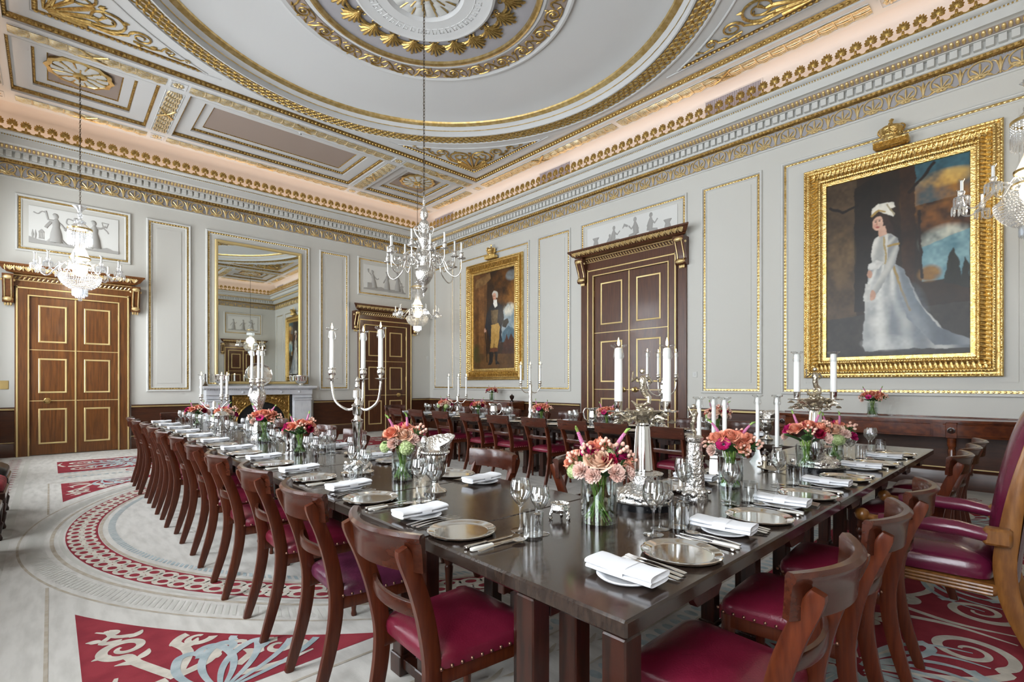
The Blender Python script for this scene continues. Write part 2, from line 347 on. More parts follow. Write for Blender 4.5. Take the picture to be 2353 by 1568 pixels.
for n,(w,f,a0,a1) in enumerate((('A',WA,XC,XB),('B',WB,YD,YA),('C',WC,YD,YA),('D',WD,XC,XB))):
    t=struct(ob('trim_%d'%(n+1),None)); t['label']='painted and gilded entablature running along the top of the wall'
    b=MB()
    for pr in PROF: b.extr(pr,a0,a1,f)
    cor=b.obj('cornice',TRIMW,t,30)
    MB().extr([(.0125,4.893),(.0135,4.893),(.0135,5.109),(.0125,5.109)],a0,a1,f).obj('frieze_ground',LILAC,t,0)
    MB().extr([(.02,5.115),(.045,5.118),(.062,5.135),(.07,5.168)],a0,a1,f).obj('gilt_moulding',GILTX,t,30)
    MB().extr([(.145,5.312),(.17,5.318),(.205,5.342),(.225,5.366)],a0,a1,f).obj('tongue_ground',TAUPE,t,30)
    rz=RZ[w]; vis=w in 'AB'
    def put(src,me,name,ss,p,z):
        if vis:
            for s in ss: ob(name,me,t,f(s,p,z),(0,0,rz))
        else: arr(src,[TR(*f(s,p,z),rz) for s in ss]).obj(name,me.materials[0],t)['kind']='stuff'
    ss,pp=pitch(a0,a1,.35); put(AN,mAN,'anthemion',ss,.012,4.887); put(LO,mLO,'lotus',[s+pp/2 for s in ss[:-1]],.012,4.887)
    ss,pp=pitch(a0+.08,a1-.08,.106); put(DE,mDE,'dentil',ss,.073,5.205)
    ss,pp=pitch(a0+.36,a1-.36,.166); put(CR,mCR,'cresting_palmette',ss,.36,5.55)
    # strings of small tongues and beads
    ss,pp=pitch(a0+.17,a1-.17,.056); g=arr(EG,[Matrix.Translation(f(s,.192,5.338))@Matrix.Rotation(rz,4,'Z')@Matrix.Rotation(-.95,4,'X') for s in ss]).obj('leaf_tongue_string',GILTP,t); g['kind']='stuff'
    q=MB()
    for s in pitch(a0+.05,a1-.05,.058)[0]: q.sph(f(s,.062,5.146),(.019,.019,.019),6,4)
    for s in pitch(a0+.33,a1-.33,.034)[0]: q.sph(f(s,.338,5.487),(.011,.011,.011),5,4)
    for s in pitch(a0+.02,a1-.02,.024)[0]: q.sph(f(s,.022,5.117),(.009,.009,.009),5,3)
    q.obj('bead_string',GILTD,t)['kind']='stuff'
    cv=[(.02,5.552),(.02,5.98)]+[(.02+.18*(1-cos(a)),5.98+.12*sin(a)) for a in [PI/2*k/7 for k in range(1,8)]]
    MB().extr(cv,a0,a1,f).obj('cove',COVEM,t,30)
# air vents in the cove
vm=MB()
for k in range(24): vm.box(-.44+.0367*k+.002,-.44+.0367*k+.0347,.004,.010,.005,.25)
vent_f=MB().rframe(-.47,.47,-.03,.285,[(0,0),(0,.014),(.025,.014),(.025,.004)],lambda s,p,z:(s,p,z)).mesh('vent_frame',COVEM,0)
vent_m=vm.mesh('vent_slats',GRILLE,0); vent_b=MB().box(-.445,.445,.001,.004,0,.255).mesh('vent_backing',GRILLE,0)
for i,y in enumerate((3.49,7.36,11.54,-.56)):
    vt=thing('air_vent',['pale framed air vent in the cove above the large door, portrait-of-lady side','pale framed air vent in the cove above the large door, fireplace side','pale framed air vent in the cove at the fireplace corner','pale framed air vent in the cove above the panelled near corner'][i],'vent',(XB-.021,y,5.755),PI/2,'cove air vents')
    ob('vent_frame',vent_f,vt); ob('vent_backing',vent_b,vt); tag(ob('vent_slats',vent_m,vt),kind='stuff')
# ------------------------------------------------------------------ ceiling
ceil=struct(MB().box(XC-.2,XB+.2,YD-.2,YA+.2,6.50,6.6).obj('ceiling',CEILW,ang=0))
b=MB(); zt=6.52
HX,HY=3.99,3.90; C1,C2,C3=1.80,2.20,4.03; E0,E1=4.31,6.13
def bb(x0,x1,y0,y1,z0=ZS): b.box(CX+x0,CX+x1,CY+y0,CY+y1,z0,zt)
for s in (-1,1):
    xs=sorted((s*HX,s*4.62)); bb(xs[0],xs[1],-6.84,6.84)
    y1,y2=sorted((s*HY,s*E0)); bb(-HX,HX,y1,y2)
    y1,y2=sorted((s*E1,s*6.84)); bb(-HX,HX,y1,y2)
    y1,y2=sorted((s*E0,s*E1))
    for q in (-1,1): x1,x2=sorted((q*C1,q*C2)); bb(x1,x2,y1,y2)
b.obj('ceiling_beam_soffit',CEILW,ceil,0)
FC=lambda zb:(lambda s,p,z:(s,z,zb+p))
def rect_beads(q,x0,x1,y0,y1,z,sp,r):
    for s in pitch(x0,x1,sp)[0]: q.sph((s,y0,z),r,6,4); q.sph((s,y1,z),r,6,4)
    for s in pitch(y0,y1,sp)[0]: q.sph((x0,s,z),(r[1],r[0],r[2]),6,4); q.sph((x1,s,z),(r[1],r[0],r[2]),6,4)
eg=(.026,.020,.020)
for x0,x1 in ((-C3+.03,-C2),(-C1,C1),(C2,C3-.03)):
    for s in (-1,1):
        y0,y1=sorted((s*E0,s*E1)); a=(CX+x0,CX+x1,CY+y0,CY+y1)
        cf=MB().rframe(*a,[(0,-.002),(.004,-.002),(.004,.07),(.02,.085),(.27,.085),(.27,.13),(.285,.15),(.44,.15),(.44,.17)],FC(ZS)).obj('coffer',CEILW,ceil,30)
        MB().box(a[0]+.43,a[1]-.43,a[2]+.43,a[3]-.43,ZS+.165,ZS+.20).obj('coffer_field',TAUPE,cf,0)
        q=MB(); rect_beads(q,a[0]+.022,a[1]-.022,a[2]+.022,a[3]-.022,ZS+.062,.062,eg); rect_beads(q,a[0]+.290,a[1]-.290,a[2]+.290,a[3]-.290,ZS+.135,.052,(.022,.018,.018)); rect_beads(q,a[0]+.445,a[1]-.445,a[2]+.445,a[3]-.445,ZS+.162,.034,(.013,.011,.011))
        q.obj('egg_moulding',GILTD,cf)['kind']='stuff'
        for i0,z0,i1,z1 in ((.006,.030,.042,.079),(.273,.112,.306,.146),(.437,.150,.456,.164)): MB().rframe(*a,[(i0,z0),(i1,z1)],FC(ZS)).obj('moulding_ground',GILTX,cf,0)
# garlands of bound reeds on the beam soffits, rosettes at the crossings, ribbons at the middles
def garland(x0,y0,x1,y1,wd,parent,seg=.20):
    ln=math.hypot(x1-x0,y1-y0); ux,uy=(x1-x0)/ln,(y1-y0)/ln; q=MB(); n=max(2,round(ln/seg)); P=lambda t,o,z:(x0+ux*t-uy*o,y0+uy*t+ux*o,ZS-z)
    for k in range(6):
        o=(k-2.5)*wd/6.2; pts=[]; 
        for i in range(n*4+1): ph=i/4*2*PI; pts.append(P(ln*i/(n*4),o*(1-.10*cos(ph))+.006*sin(ph+k),.010-.006*cos(ph)))
        q.tube(pts,wd*.062,4,cap=True)
    for i in range(1,n): q.tube([P(ln*i/n,-wd*.46,.004),P(ln*i/n+.012,0,.026),P(ln*i/n,wd*.46,.004)],.010,5)
    q.obj('reed_garland',GARL,parent)['kind']='stuff'
    m=ln/2; r=MB()
    for s in (-1,1): r.tube([P(m-.17,-s*wd*.5,.012),P(m-.06,-s*wd*.22,.028),P(m+.06,s*wd*.22,.030),P(m+.17,s*wd*.5,.012)],.022,6,ell=.5)
    r.obj('crossed_ribbon',GILT,parent)
    f=MB(); 
    for s in (-1,1): f.tube([P(0,s*wd*.58,.004),P(ln,s*wd*.58,.004)],.008,4)
    f.obj('fillet',CEILW,parent)
def rosette(x,y,r,parent,z=ZS):
    q=MB()
    for k in range(8):
        a=k*PI/4; T=Matrix.Translation((x,y,z))@Matrix.Rotation(a,4,'Z'); q.sph((r*.6,0,-.006),(r*.36,r*.23,.018),6,5,T)
    q.sph((x,y,z-.012),(r*.26,r*.26,.02),8,5); q.obj('rosette',GARL,parent)
    f=MB().rframe(x-r*1.35,x+r*1.35,y-r*1.35,y+r*1.35,[(0,0),(0,-.012),(.02,-.012),(.02,0)],FC(z)).obj('rosette_frame',CEILW,parent,0)
for s in (-1,1):
    bm=ob('beam_ornament',None,ceil)
    for g in (-1,1): garland(CX+s*4.20,CY+g*.05,CX+s*4.20,CY+g*3.9,.22,bm)
    garland(CX+s*4.20,CY+4.45,CX+s*4.20,CY+6.0,.2,bm); garland(CX+s*4.20,CY-4.45,CX+s*4.20,CY-6.0,.2,bm)
    for e in (4.105,6.36):
        for x0,x1 in ((-3.95,-2.16),(-1.84,1.84),(2.16,3.95)): garland(CX+x0,CY+s*e,CX+x1,CY+s*e,.20,bm)
        for x in (-2.0,2.0,-4.2,4.2): rosette(CX+x,CY+s*e,.085,bm)
    for x in (-2,2): garland(CX+x,CY+s*4.36,CX+x,CY+s*6.08,.22,bm)
# central panel with its round saucer
b=MB(); N=96; V=[];F=[]
for i in range(N):
    a=2*PI*i/N+PI/N; k=min(HX/abs(cos(a)),HY/abs(sin(a))); V+=[(CX+3.7*cos(a),CY+3.7*sin(a),6.19),(CX+k*cos(a),CY+k*sin(a),6.19)]
for i in range(N): j=(i+1)%N; F.append((2*i,2*i+1,2*j+1,2*j))
b.add(V,F); 
for sx in (-1,1):
    for sy in (-1,1): b.add([(CX+sx*HX,CY+sy*HY,6.1895),(CX+sx*HX,CY+sy*(HY-.7),6.1895),(CX+sx*(HX-.7),CY+sy*HY,6.1895)],[(0,1,2)])
b.rframe(CX-HX,CX+HX,CY-HY,CY+HY,[(0,-.002),(.004,-.002),(.004,.05),(.03,.09)],FC(ZS)); cp=b.obj('central_panel',CEILW,ceil,20,fix=False)
q=MB(); rect_beads(q,CX-HX+.025,CX+HX-.025,CY-HY+.025,CY+HY-.025,6.155,.068,(.028,.022,.022)); q.obj('egg_moulding',GILTD,cp)['kind']='stuff'; MB().rframe(CX-HX,CX+HX,CY-HY,CY+HY,[(.006,.028),(.05,.0885)],FC(ZS)).obj('moulding_ground',GILTX,cp,0)
LC=(CX,CY,0)
sau=MB().lathe([(3.80,6.192),(3.79,6.17),(3.765,6.17),(3.75,6.195),(3.50,6.195),(3.48,6.17),(3.455,6.17),(3.45,6.27),(3.37,6.345),(3.29,6.372),(3.0,6.385),(1.97,6.395),(1.965,6.355),(1.93,6.35),(1.88,6.37),(1.63,6.37),(1.60,6.35),(1.555,6.35),(1.54,6.375),(.93,6.38),(.92,6.30),(.885,6.285),(.84,6.30),(.52,6.305),(.50,6.33),(.47,6.35),(0,6.35)],128,LC).obj('saucer',CEILW,ceil,25)
for nm,prof,m in (('gilt_ring',[(3.445,6.262),(3.44,6.305),(3.40,6.325),(3.34,6.335),(3.30,6.345),(3.29,6.375)],GILT),('gilt_ring',[(1.553,6.36),(1.545,6.335),(1.51,6.325),(1.475,6.335),(1.47,6.376)],GILT),('lilac_band',[(1.475,6.372),(.93,6.374)],LILAC),('taupe_band',[(1.875,6.362),(1.635,6.362)],TAUPE)):
    MB().lathe(prof,96,LC).obj(nm,m,sau,30)
# fish-scale band of small rings
q=MB()
for row in range(3):
    R=3.545+.078*row; n=196
    for i in range(n):
        a=2*PI*(i+.5*(row%2))/n; pts=[(CX+(R+.036*cos(t))*cos(a)-.052*sin(t)*sin(a),CY+(R+.036*cos(t))*sin(a)+.052*sin(t)*cos(a),6.185) for t in [2*PI*k/8 for k in range(8)]]
        q.tube(pts,.013,4,True)
q.obj('scale_band',GILTD,sau,fix=False)['kind']='stuff'
MB().lathe([(3.745,6.191),(3.505,6.191)],96,LC).obj('scale_band_ground',mat('scale_ground',(.55,.42,.28),.5),sau)
# ring of scrolls
def spt(mb,pts,r0,r1,f,n=5):
    m=len(pts); mb.tube([f(x,y) for x,y in pts],[r0+(r1-r0)*i/(m-1) for i in range(m)],n,cap=True)
n=26; q=MB(); fz=lambda x,y:(x,y,-.012)
spt(q,[(-.21,-.10),(-.15,-.02),(-.12,.06),(-.05,.095)]+spiral(0,.0,.095,.022,PI/2,-1.55,22),.013,.008,fz)
spt(q,[(-.02,-.10),(.06,-.105),(.14,-.09),(.20,-.03),(.21,.06)],.012,.006,fz)
for x,y,a in ((-.15,.07,.6),(-.10,-.075,-.9),(.13,.05,.9),(.14,-.04,-.5),(.05,.10,1.6),(.17,.09,.2)): q.sph((0,0,0),(.042,.014,.012),6,4,Matrix.Translation((x,y,-.012))@Matrix.Rotation(a,4,'Z'))
q.sph((0,0,-.014),(.024,.024,.014),8,4); msc=q.mesh('acanthus_scroll',GILTD)
for i in range(n):
    a=2*PI*i/n; ob('acanthus_scroll',msc,sau,(CX+1.755*cos(a),CY+1.755*sin(a),6.368),(0,0,a-PI/2),(1,1 if i%2 else -1,1))
# ring of palmettes
q=MB()
for k in range(9):
    a=(k-4)*.21; ln=.31-.034*abs(k-4); T=Matrix.Translation((0,0,-.012))@Matrix.Rotation(-a,4,'Z'); q.tube([T@Vector(p) for p in ((0,.02,0),(.0,ln*.5,-.012),(.010*(k-4),ln*.9,-.010),(.022*(k-4),ln,.0))],[.008,.017,.020,.008],5)
for s in (-1,1): spt(q,spiral(s*.05,-.02,.05,.012,PI/2,s*1.2,14),.010,.006,fz)
q.sph((0,.01,-.02),(.03,.03,.02),8,5); mpa=q.mesh('palmette',GILTD)
for i in range(22): a=2*PI*i/22; ob('palmette',mpa,sau,(CX+1.02*cos(a),CY+1.02*sin(a),6.372),(0,0,a-PI/2),1.0)
# greek key line and centre rose
q=MB(); n=44
for i in range(n):
    a=2*PI*i/n; da=2*PI/n
    P=lambda r,t:(CX+r*cos(a+t*da),CY+r*sin(a+t*da),6.301)
    q.tube([P(.66,0),P(.66,.8),P(.75,.8),P(.75,.3),P(.705,.3),P(.705,.55)],.006,4)
q.obj('greek_key',CEILW,sau)['kind']='stuff'
def rose_ceiling(cx,cy,z,R,parent,rings=((1.,16),(.72,12),(.45,8))):
    for kk,(fr,n) in enumerate(rings):
        for k in range(n):
            a=2*PI*(k+.5*kk)/n; w_=R*fr*PI/n*.98
            p=MB().grid(4,4,lambda u,v:((R*fr*(.30+.70*v)),(u-.5)*2*w_*(.35+.65*v)*(1-.35*max(0,v-.8)/.2*abs(u-.5)*2),-.012-.010*kk-.020*sin(PI*v)*(1-(2*u-1)**2)),Matrix.Translation((cx,cy,z))@Matrix.Rotation(a,4,'Z'))
            p.obj('petal',TRIMW,parent,60)
            g=MB().tube([(Matrix.Translation((cx,cy,z))@Matrix.Rotation(a+PI/n,4,'Z'))@Vector((R*fr*t,0,-.022-.010*kk)) for t in (.3,.65,.97)],[.006,.010,.012],5); g.obj('gilt_edge',GILT,parent)
    MB().lathe([(R*.26,0),(R*.25,-.06),(R*.14,-.075),(R*.12,-.05),(0,-.055)],20,(cx,cy,z)).obj('boss',GILT,parent)
rc=struct(ob('trim_5',None)); rc['label']='white and gold petalled ceiling rose at the centre of the round saucer'; rose_ceiling(CX,CY,6.34,.46,rc)
CHN=[(.35,10.53),(6.60,10.53),(6.60,.10),(.35,.42)]
for i,(x,y) in enumerate(CHN):
    rr=struct(ob('trim_%d'%(6+i),None)); rr['label']='white and gold ceiling rose in a corner coffer'
    MB().lathe([(.40,ZS+.165),(.42,ZS+.12),(.36,ZS+.11),(.34,ZS+.13),(0,ZS+.14)],24,(x,y,0),flute=.04,nf=12).obj('rim',GILT,rr)
    rose_ceiling(x,y,ZS+.13,.35,rr,((1.,12),(.6,8)))
# corner spandrels with scrolling foliage
for sx in (-1,1):
    for sy in (-1,1):
        f=lambda x,y,z=6.178:(CX+sx*x,CY+sy*y,z); sp=ob('spandrel',None,ceil)
        ix,iy=HX-.30,HY-.30; R=3.98; y_at=math.sqrt(R*R-ix*ix); x_at=math.sqrt(R*R-iy*iy)
        q=MB()
        for s in pitch(y_at+.1,iy,.066)[0]: q.sph(f(ix-.02,s),(.021,.027,.02),6,4)
        for s in pitch(x_at+.1,ix,.066)[0]: q.sph(f(s,iy-.02),(.027,.021,.02),6,4)
        q.obj('egg_moulding',GILTD,sp)['kind']='stuff'
        q=MB(); q.tube([f(ix-.02,y_at+.07,6.187),f(ix-.02,iy,6.187)],.030,4,ell=.25); q.tube([f(x_at+.07,iy-.02,6.187),f(ix,iy-.02,6.187)],.030,4,ell=.25); q.obj('moulding_ground',GILTX,sp)
        a0,a1=math.atan2(y_at,ix),math.atan2(iy,x_at); arc=[(R*cos(a0+(a1-a0)*k/24),R*sin(a0+(a1-a0)*k/24)) for k in range(25)]
        q=MB(); q.tube([f(x,y,6.185) for x,y in arc],.014,5); q.tube([f(ix+.03,y_at-.2,6.185),f(ix+.03,iy+.03,6.185),f(x_at-.2,iy+.03,6.185)],.010,4); q.obj('fillet',CEILW,sp)
        for leg in (0,1):
            g=(lambda t,qq:f(ix-.06-qq,iy-.06-t)) if leg==0 else (lambda t,qq:f(ix-.06-t,iy-.06-qq))
            q=MB()
            spt(q,[(.16,.16),(.26,.10),(.42,.10),(.60,.13)]+spiral(.66,.36,.235,.05,-PI/2,1.7,30),.022,.010,g)
            spt(q,[(.50,.10),(.74,.08),(.92,.20)]+spiral(1.06,.24,.14,.03,PI,-1.6,24),.018,.008,g)
            spt(q,[(.98,.10),(1.20,.07),(1.32,.12)]+spiral(1.40,.15,.085,.02,PI,-1.5,18),.014,.006,g)
            spt(q,[(1.40,.07),(1.56,.05)]+spiral(1.64,.085,.045,.012,PI,-1.4,14),.010,.005,g)
            spt(q,[(.14,.20),(.24,.40),(.30,.58),(.42,.66),(.50,.60),(.46,.54)],.020,.010,g)
            spt(q,[(.12,.22),(.16,.46),(.20,.64),(.30,.76),(.36,.72)],.020,.010,g)
            for t,u,a,ln in ((.42,.16,.5,.07),(.80,.13,.3,.06),(.95,.30,1.2,.05),(.60,.62,.8,.05),(1.22,.13,.4,.045),(1.36,.22,.9,.03),(.86,.46,.2,.05),(.34,.04,0,.05),(1.06,.05,0,.04)):
                c0=Vector(g(t,u)); d=(Vector(g(t+cos(a),u+sin(a)))-c0).normalized(); q.tube([c0-d*ln,c0,c0+d*ln],[.006,.024,.004],5)
            q.obj('acanthus_scroll',GILTD,sp)
        q=MB()
        for k in range(7):
            a=PI/4+(k-3)*.26; ln=.72-.07*abs(k-3); c0=Vector(f(ix-.10,iy-.10)); d=(Vector(f(ix-.10-cos(a),iy-.10-sin(a)))-c0).normalized(); dn=(Vector(f(ix-.10-cos(a+.5*(k-3)),iy-.10-sin(a+.5*(k-3))))-c0).normalized()
            q.tube([c0+d*.05,c0+d*ln*.5,c0+d*ln*.85,c0+d*ln*.85+dn*.09],[.012,.026,.030,.012],6)
        q.obj('palmette',GILTD,sp)
sd=thing('smoke_detector','small white smoke detector on the long ceiling coffer','detector',(CX+.05,CY+4.42,ZS+.085)); MB().lathe([(.05,0),(.05,-.02),(.035,-.045),(0,-.05)],16).obj('housing',PORC,sd); MB().lathe([(.012,-.05),(.010,-.062),(0,-.064)],10).obj('sensor',IRON,sd)
# ------------------------------------------------------------------ wall panels with gilt egg mouldings
def wpanel(w,f,s0,s1,z0,z1,field=True):
    fr=MB().rframe(s0,s1,z0,z1,[(0,0),(0,.024),(.010,.034),(.026,.034),(.034,.022),(.040,.010),(.072,.010),(.078,.018),(.088,.012),(.092,0)],f).obj('panel_frame',TRIMW,wall[w],30)
    q=MB()
    d=.056
    for s in pitch(s0+d,s1-d,.050)[0]:
        for z in (z0+d,z1-d): c=f(s,.014,z); r=(.020,.012,.015) if w in 'AD' else (.012,.020,.015); q.sph(c,r,6,4)
    for z in pitch(z0+d,z1-d,.050)[0]:
        for s in (s0+d,s1-d): c=f(s,.014,z); r=(.015,.012,.020) if w in 'AD' else (.012,.015,.020); q.sph(c,r,6,4)
    q.rframe(s0+.041,s1-.041,z0+.041,z1-.041,[(0,.006),(0,.0125),(.030,.0125),(.030,.006)],f)
    q.obj('egg_moulding',GILT,fr)['kind']='stuff'
    if field:
        g=.17; V=MB(); c0=f(s0+g,0,z0+g); c1=f(s1-g,.007,z1-g); V.box(*sorted((c0[0],c1[0])),*sorted((c0[1],c1[1])),z0+g,z1-g); V.obj('panel_field',PAINT,fr,0)
    return fr
ZP0,ZP1=1.125,4.60
for w,f in (('A',WA),('D',WD)):
    wpanel(w,f,1.41,2.17,ZP0,ZP1); wpanel(w,f,4.885,5.64,ZP0,ZP1)
    wpanel(w,f,-.45,1.16,3.62,4.62,False); wpanel(w,f,5.88,7.50,3.62,4.62,False)
wpanel('A',WA,2.44,4.64,1.235,ZP1,False)
for s0,s1 in ((11.09,12.06),(8.16,10.85),(6.92,7.90),(3.035,4.02),(.07,2.76),(-1.14,-.17)): wpanel('B',WB,s0,s1,ZP0,ZP1)
wpanel('B',WB,4.28,6.65,3.86,4.60,False)
# ------------------------------------------------------------------ doors
def tongue():
    q=MB()
    for k in range(5): a=(k-2)*.42; q.tube([(0,0,-.03),(sin(a)*.025,.006,0),(sin(a)*.045,.004,.026*cos(a)+.006)],[.006,.011,.005],5)
    q.tube([(.040,0,-.035),(.044,.003,.0),(.040,0,.035)],[.004,.008,.004],4); return q
TG=tongue()
def knob(mb,T):
    mb.lathe([(0,0),(.055,0),(.045,.012),(.02,.018),(.014,.045),(.036,.055),(.04,.075),(.028,.09),(0,.092)],14,(0,0,0),T,flute=.12,nf=6)
def door(nm,w,f,c,lh,lt,ch,ct,extra,corn,ch2,con,cz,zs,ph,rz,wood,label,lines):
    """c centre, lh leaf half width, lt leaf top, ch/ct casing half width/top, corn (z0,z1,half), con console half offset"""
    t=struct(ob(nm,None)); t['label']=label
    def B(mb,a0,a1,z0,z1,p0,p1,cc=.003):
        P=f(a0,p0,z0); Q=f(a1,p1,z1); mb.cbox(*sorted((P[0],Q[0])),*sorted((P[1],Q[1])),z0,z1,cc)
    cs=MB(); B(cs,c-ch,c-lh,0,ct,.0,.05); B(cs,c+lh,c+ch,0,ct,.0,.05); B(cs,c-lh,c+lh,lt,ct,0,.05)
    B(cs,c-ch-.02,c+ch+.02,ct,corn[0]-.0,0,.055)
    if extra: B(cs,c-extra,c-ch,0,corn[0],0,.03); B(cs,c+ch,c+extra,0,corn[0],0,.03)
    casing=cs.obj('casing',wood,t,30)
    g=MB()
    for d,p,wd in ((ch-.028,.052,.026),(lh+.002,.052,.022)):
        for s in (-1,1): B(g,c+s*d-wd/2,c+s*d+wd/2,0,(ct if d>lh+.05 else lt)+.01,.03,p+.012,.004)
        B(g,c-d-wd/2,c+d+wd/2,(ct-.03 if d>lh+.05 else lt),(ct-.004 if d>lh+.05 else lt+.022),.03,p+.012,.004)
    g.obj('gilt_casing_line',GILTL,casing,30)
    for s in (-1,1):
        lf=MB(); B(lf,c+.002 if s>0 else c-lh,c+lh if s>0 else c-.002,.012,lt,0,.022,.003); leaf=lf.obj('leaf',wood,t,30)
        u0,u1=(c+lh*.19,c+lh*.80) if s>0 else (c-lh*.80,c-lh*.19)
        for z0,z1 in zs:
            m=MB().rframe(u0,u1,z0,z1,[(0,.02),(0,.030),(.010,.034),(.026,.030),(.030,.021)],f).obj('panel_moulding',GILTL,leaf,30)
            q=MB(); B(q,u0+.028,u1-.028,z0+.028,z1-.028,.015,.0245,.002); q.obj('panel',wood,leaf,0)
        q=MB()
        for z in lines: B(q,c if s>0 else c-lh,c+lh if s>0 else c,z-.007,z+.007,.01,.027,.002)
        if s>0: B(q,c-.012,c+.012,.012,lt,.01,.034,.004)
        q.obj('gilt_line',GILTL,leaf,30)
        for z in (lt*.09,lt*.5,lt*.9): q=MB(); B(q,c+s*lh-.012,c+s*lh+.012,z-.06,z+.06,.02,.045,.003); q.obj('hinge',BRASS,leaf,30)
        k=MB(); kc=c+s*lh*.16 if ph=='both' else c+s*lh*.62
        if ph=='both' or s==ph: knob(k,Matrix.Translation(f(kc,.02,lines[0]))@Matrix.Rotation(rz,4,'Z')@Matrix.Rotation(-PI/2,4,'X')); k.obj('handle',BRASS,leaf)
    z0,z1,hw=corn
    pr=[(0,z0),(.06,z0),(.075,z0+.02),(.16,z0+.03),(.175,z0+.05),(.20,z0+.055),(.255,z0+.13),(.275,z0+.14),(.275,z1),(0,z1)]
    b=MB(); n=len(pr); V=[f(c-ch2-p,p,z) for p,z in pr]+[f(c+ch2+p,p,z) for p,z in pr]; b.add(V,[(i,i+1,n+i+1,n+i) for i in range(n-1)]+[tuple(range(n)),tuple(range(2*n-1,n-1,-1))]); co=b.obj('door_cornice',wood,t,25)
    ss=pitch(c-ch2-.17,c+ch2+.17,.115)[0]; q=arr(TG,[Matrix.Translation(f(s,.230,z0+.092))@Matrix.Rotation(rz,4,'Z')@Matrix.Rotation(-.60,4,'X')@Matrix.Scale(1.45,4) for s in ss]); q.obj('gilt_leaf_string',GILTP,co)['kind']='stuff'
    q=MB()
    for s in pitch(c-ch-.02,c+ch+.02,.06)[0]: q.tube([f(s-.025,.066,z0-.075),f(s,.078,z0-.045),f(s+.025,.066,z0-.015)],[.006,.014,.006],5)
    for dz,p in ((.0,.075),(-.085,.06)): q.tube([f(c-ch-.02,p,z0+dz),f(c+ch+.02,p,z0+dz)],.009,6)
    q.obj('gilt_ribbon_moulding',GILTP,co)['kind']='stuff'
    for s in (-1,1):
        k=MB(); a=c+s*con; x0,x1=a-cz[2],a+cz[2]
        prof=[(0,cz[1]),(.20,cz[1]),(.205,cz[1]-.05),(.17,cz[1]-.12),(.10,cz[0]+.18),(.085,cz[0]+.11),(.12,cz[0]+.07),(.12,cz[0]+.03),(.09,cz[0]),(0,cz[0])]
        n=len(prof); V=[f(x0,p,z) for p,z in prof]+[f(x1,p,z) for p,z in prof]; k.add(V,[tuple(range(n)),tuple(range(2*n-1,n-1,-1))]+[(i,(i+1)%n,n+(i+1)%n,n+i) for i in range(n)])
        kk=k.obj('console',wood,t,30); q=MB()
        for e in (-.6,.6): q.tube([f(a+e*cz[2],p+.008,z) for p,z in ((.205,cz[1]-.05),(.172,cz[1]-.12),(.102,cz[0]+.18),(.09,cz[0]+.11),(.122,cz[0]+.06))],.010,5)
        for z,p in ((cz[0]+.055,.122),(cz[1]-.06,.20)): q.sph(f(a,p,z),(cz[2]*.9,.035,.04) if w in 'AD' else (.035,cz[2]*.9,.04),8,5)
        for e in (-1,0,1): q.sph(f(a+e*.035,.06,cz[0]-.02),(.018,.02,.04),6,4)
        for e in (-1,1):
            T=f(a+e*(cz[2]+.003),.14,cz[1]-.10); q.sph(T,.024,8,5)
        q.obj('gilt_acanthus',GILTP,kk)
    return t
ZA=((.20,.835),(1.115,1.735),(2.02,2.685)); ZBd=((.22,1.0),(1.315,2.132),(2.46,3.30))
door('door_1','A',WA,.345,.625,2.83,.80,2.985,None,(3.18,3.35,1.0),.74,.88,(2.69,3.17,.07),ZA,-1,PI,OAK,'oak double door with gilt panel mouldings under the dancing figures relief',(.976,1.885))
door('door_2','A',WA,6.68,.625,2.83,.80,2.985,None,(3.18,3.35,1.0),.74,.88,(2.69,3.17,.07),ZA,1,PI,OAKD,'dark oak double door with gilt panel mouldings beside the portrait wall corner',(.976,1.885))
door('door_3','B',WB,5.45,.835,3.45,1.0,3.59,1.17,(3.83,4.0,1.33),1.06,1.10,(3.35,3.83,.10),ZBd,'both',PI/2,OAKD,'tall oak double door with gilt panel mouldings in the middle of portrait wall',(1.17,2.305))
door('door_4','D',WD,6.68,.625,2.83,.80,2.985,None,(3.18,3.35,1.0),.74,.88,(2.69,3.17,.07),ZA,1,0,OAKD,'oak double door with gilt panel mouldings seen in the mirror',(.976,1.885))
door('door_5','D',WD,.345,.625,2.83,.80,2.985,None,(3.18,3.35,1.0),.74,.88,(2.69,3.17,.07),ZA,1,0,OAKD,'oak double door with gilt panel mouldings behind the viewer',(.976,1.885))
# ------------------------------------------------------------------ low relief tablets
def limb(b,pts,r,n=8): b.tube([(x,0,z) for x,z in pts],r,n)
def robed(b,u,h=.52,lean=0,armA=((-.09,.30),(-.14,.22)),armB=((.09,.32),(.13,.40)),feet=(-.05,.05)):
    s=h/.52
    b.sph((u+lean*1.0,0,.49*s),(.034*s,.034,.042*s),8,6); b.sph((u+lean-.012,0,.515*s),(.036*s,.03,.028*s),8,5)
    limb(b,[(u+lean*.95,.45*s),(u+lean*.8,.38*s),(u+lean*.55,.30*s)],[.022*s,.055*s,.045*s]); limb(b,[(u+lean*.5,.31*s),(u+lean*.3,.20*s),(u,.09*s),(u,.05*s)],[.048*s,.075*s,.085*s,.095*s])
    for A in (armA,armB): limb(b,[(u+lean*.85,.41*s)]+[(u+x*s,z*s) for x,z in A],[.022*s]+[.016*s]*len(A))
    for k in (-.05,-.01,.035): limb(b,[(u+lean*.3+k*.6,.26*s),(u+k*1.2,.15*s),(u+k*1.8,.045*s)],[.008,.014,.012],5)
    for x in feet: limb(b,[(u+x*.6,.10*s),(u+x*1.3,.03*s),(u+x*1.3+.03,.02*s)],[.03*s,.02*s,.012*s])
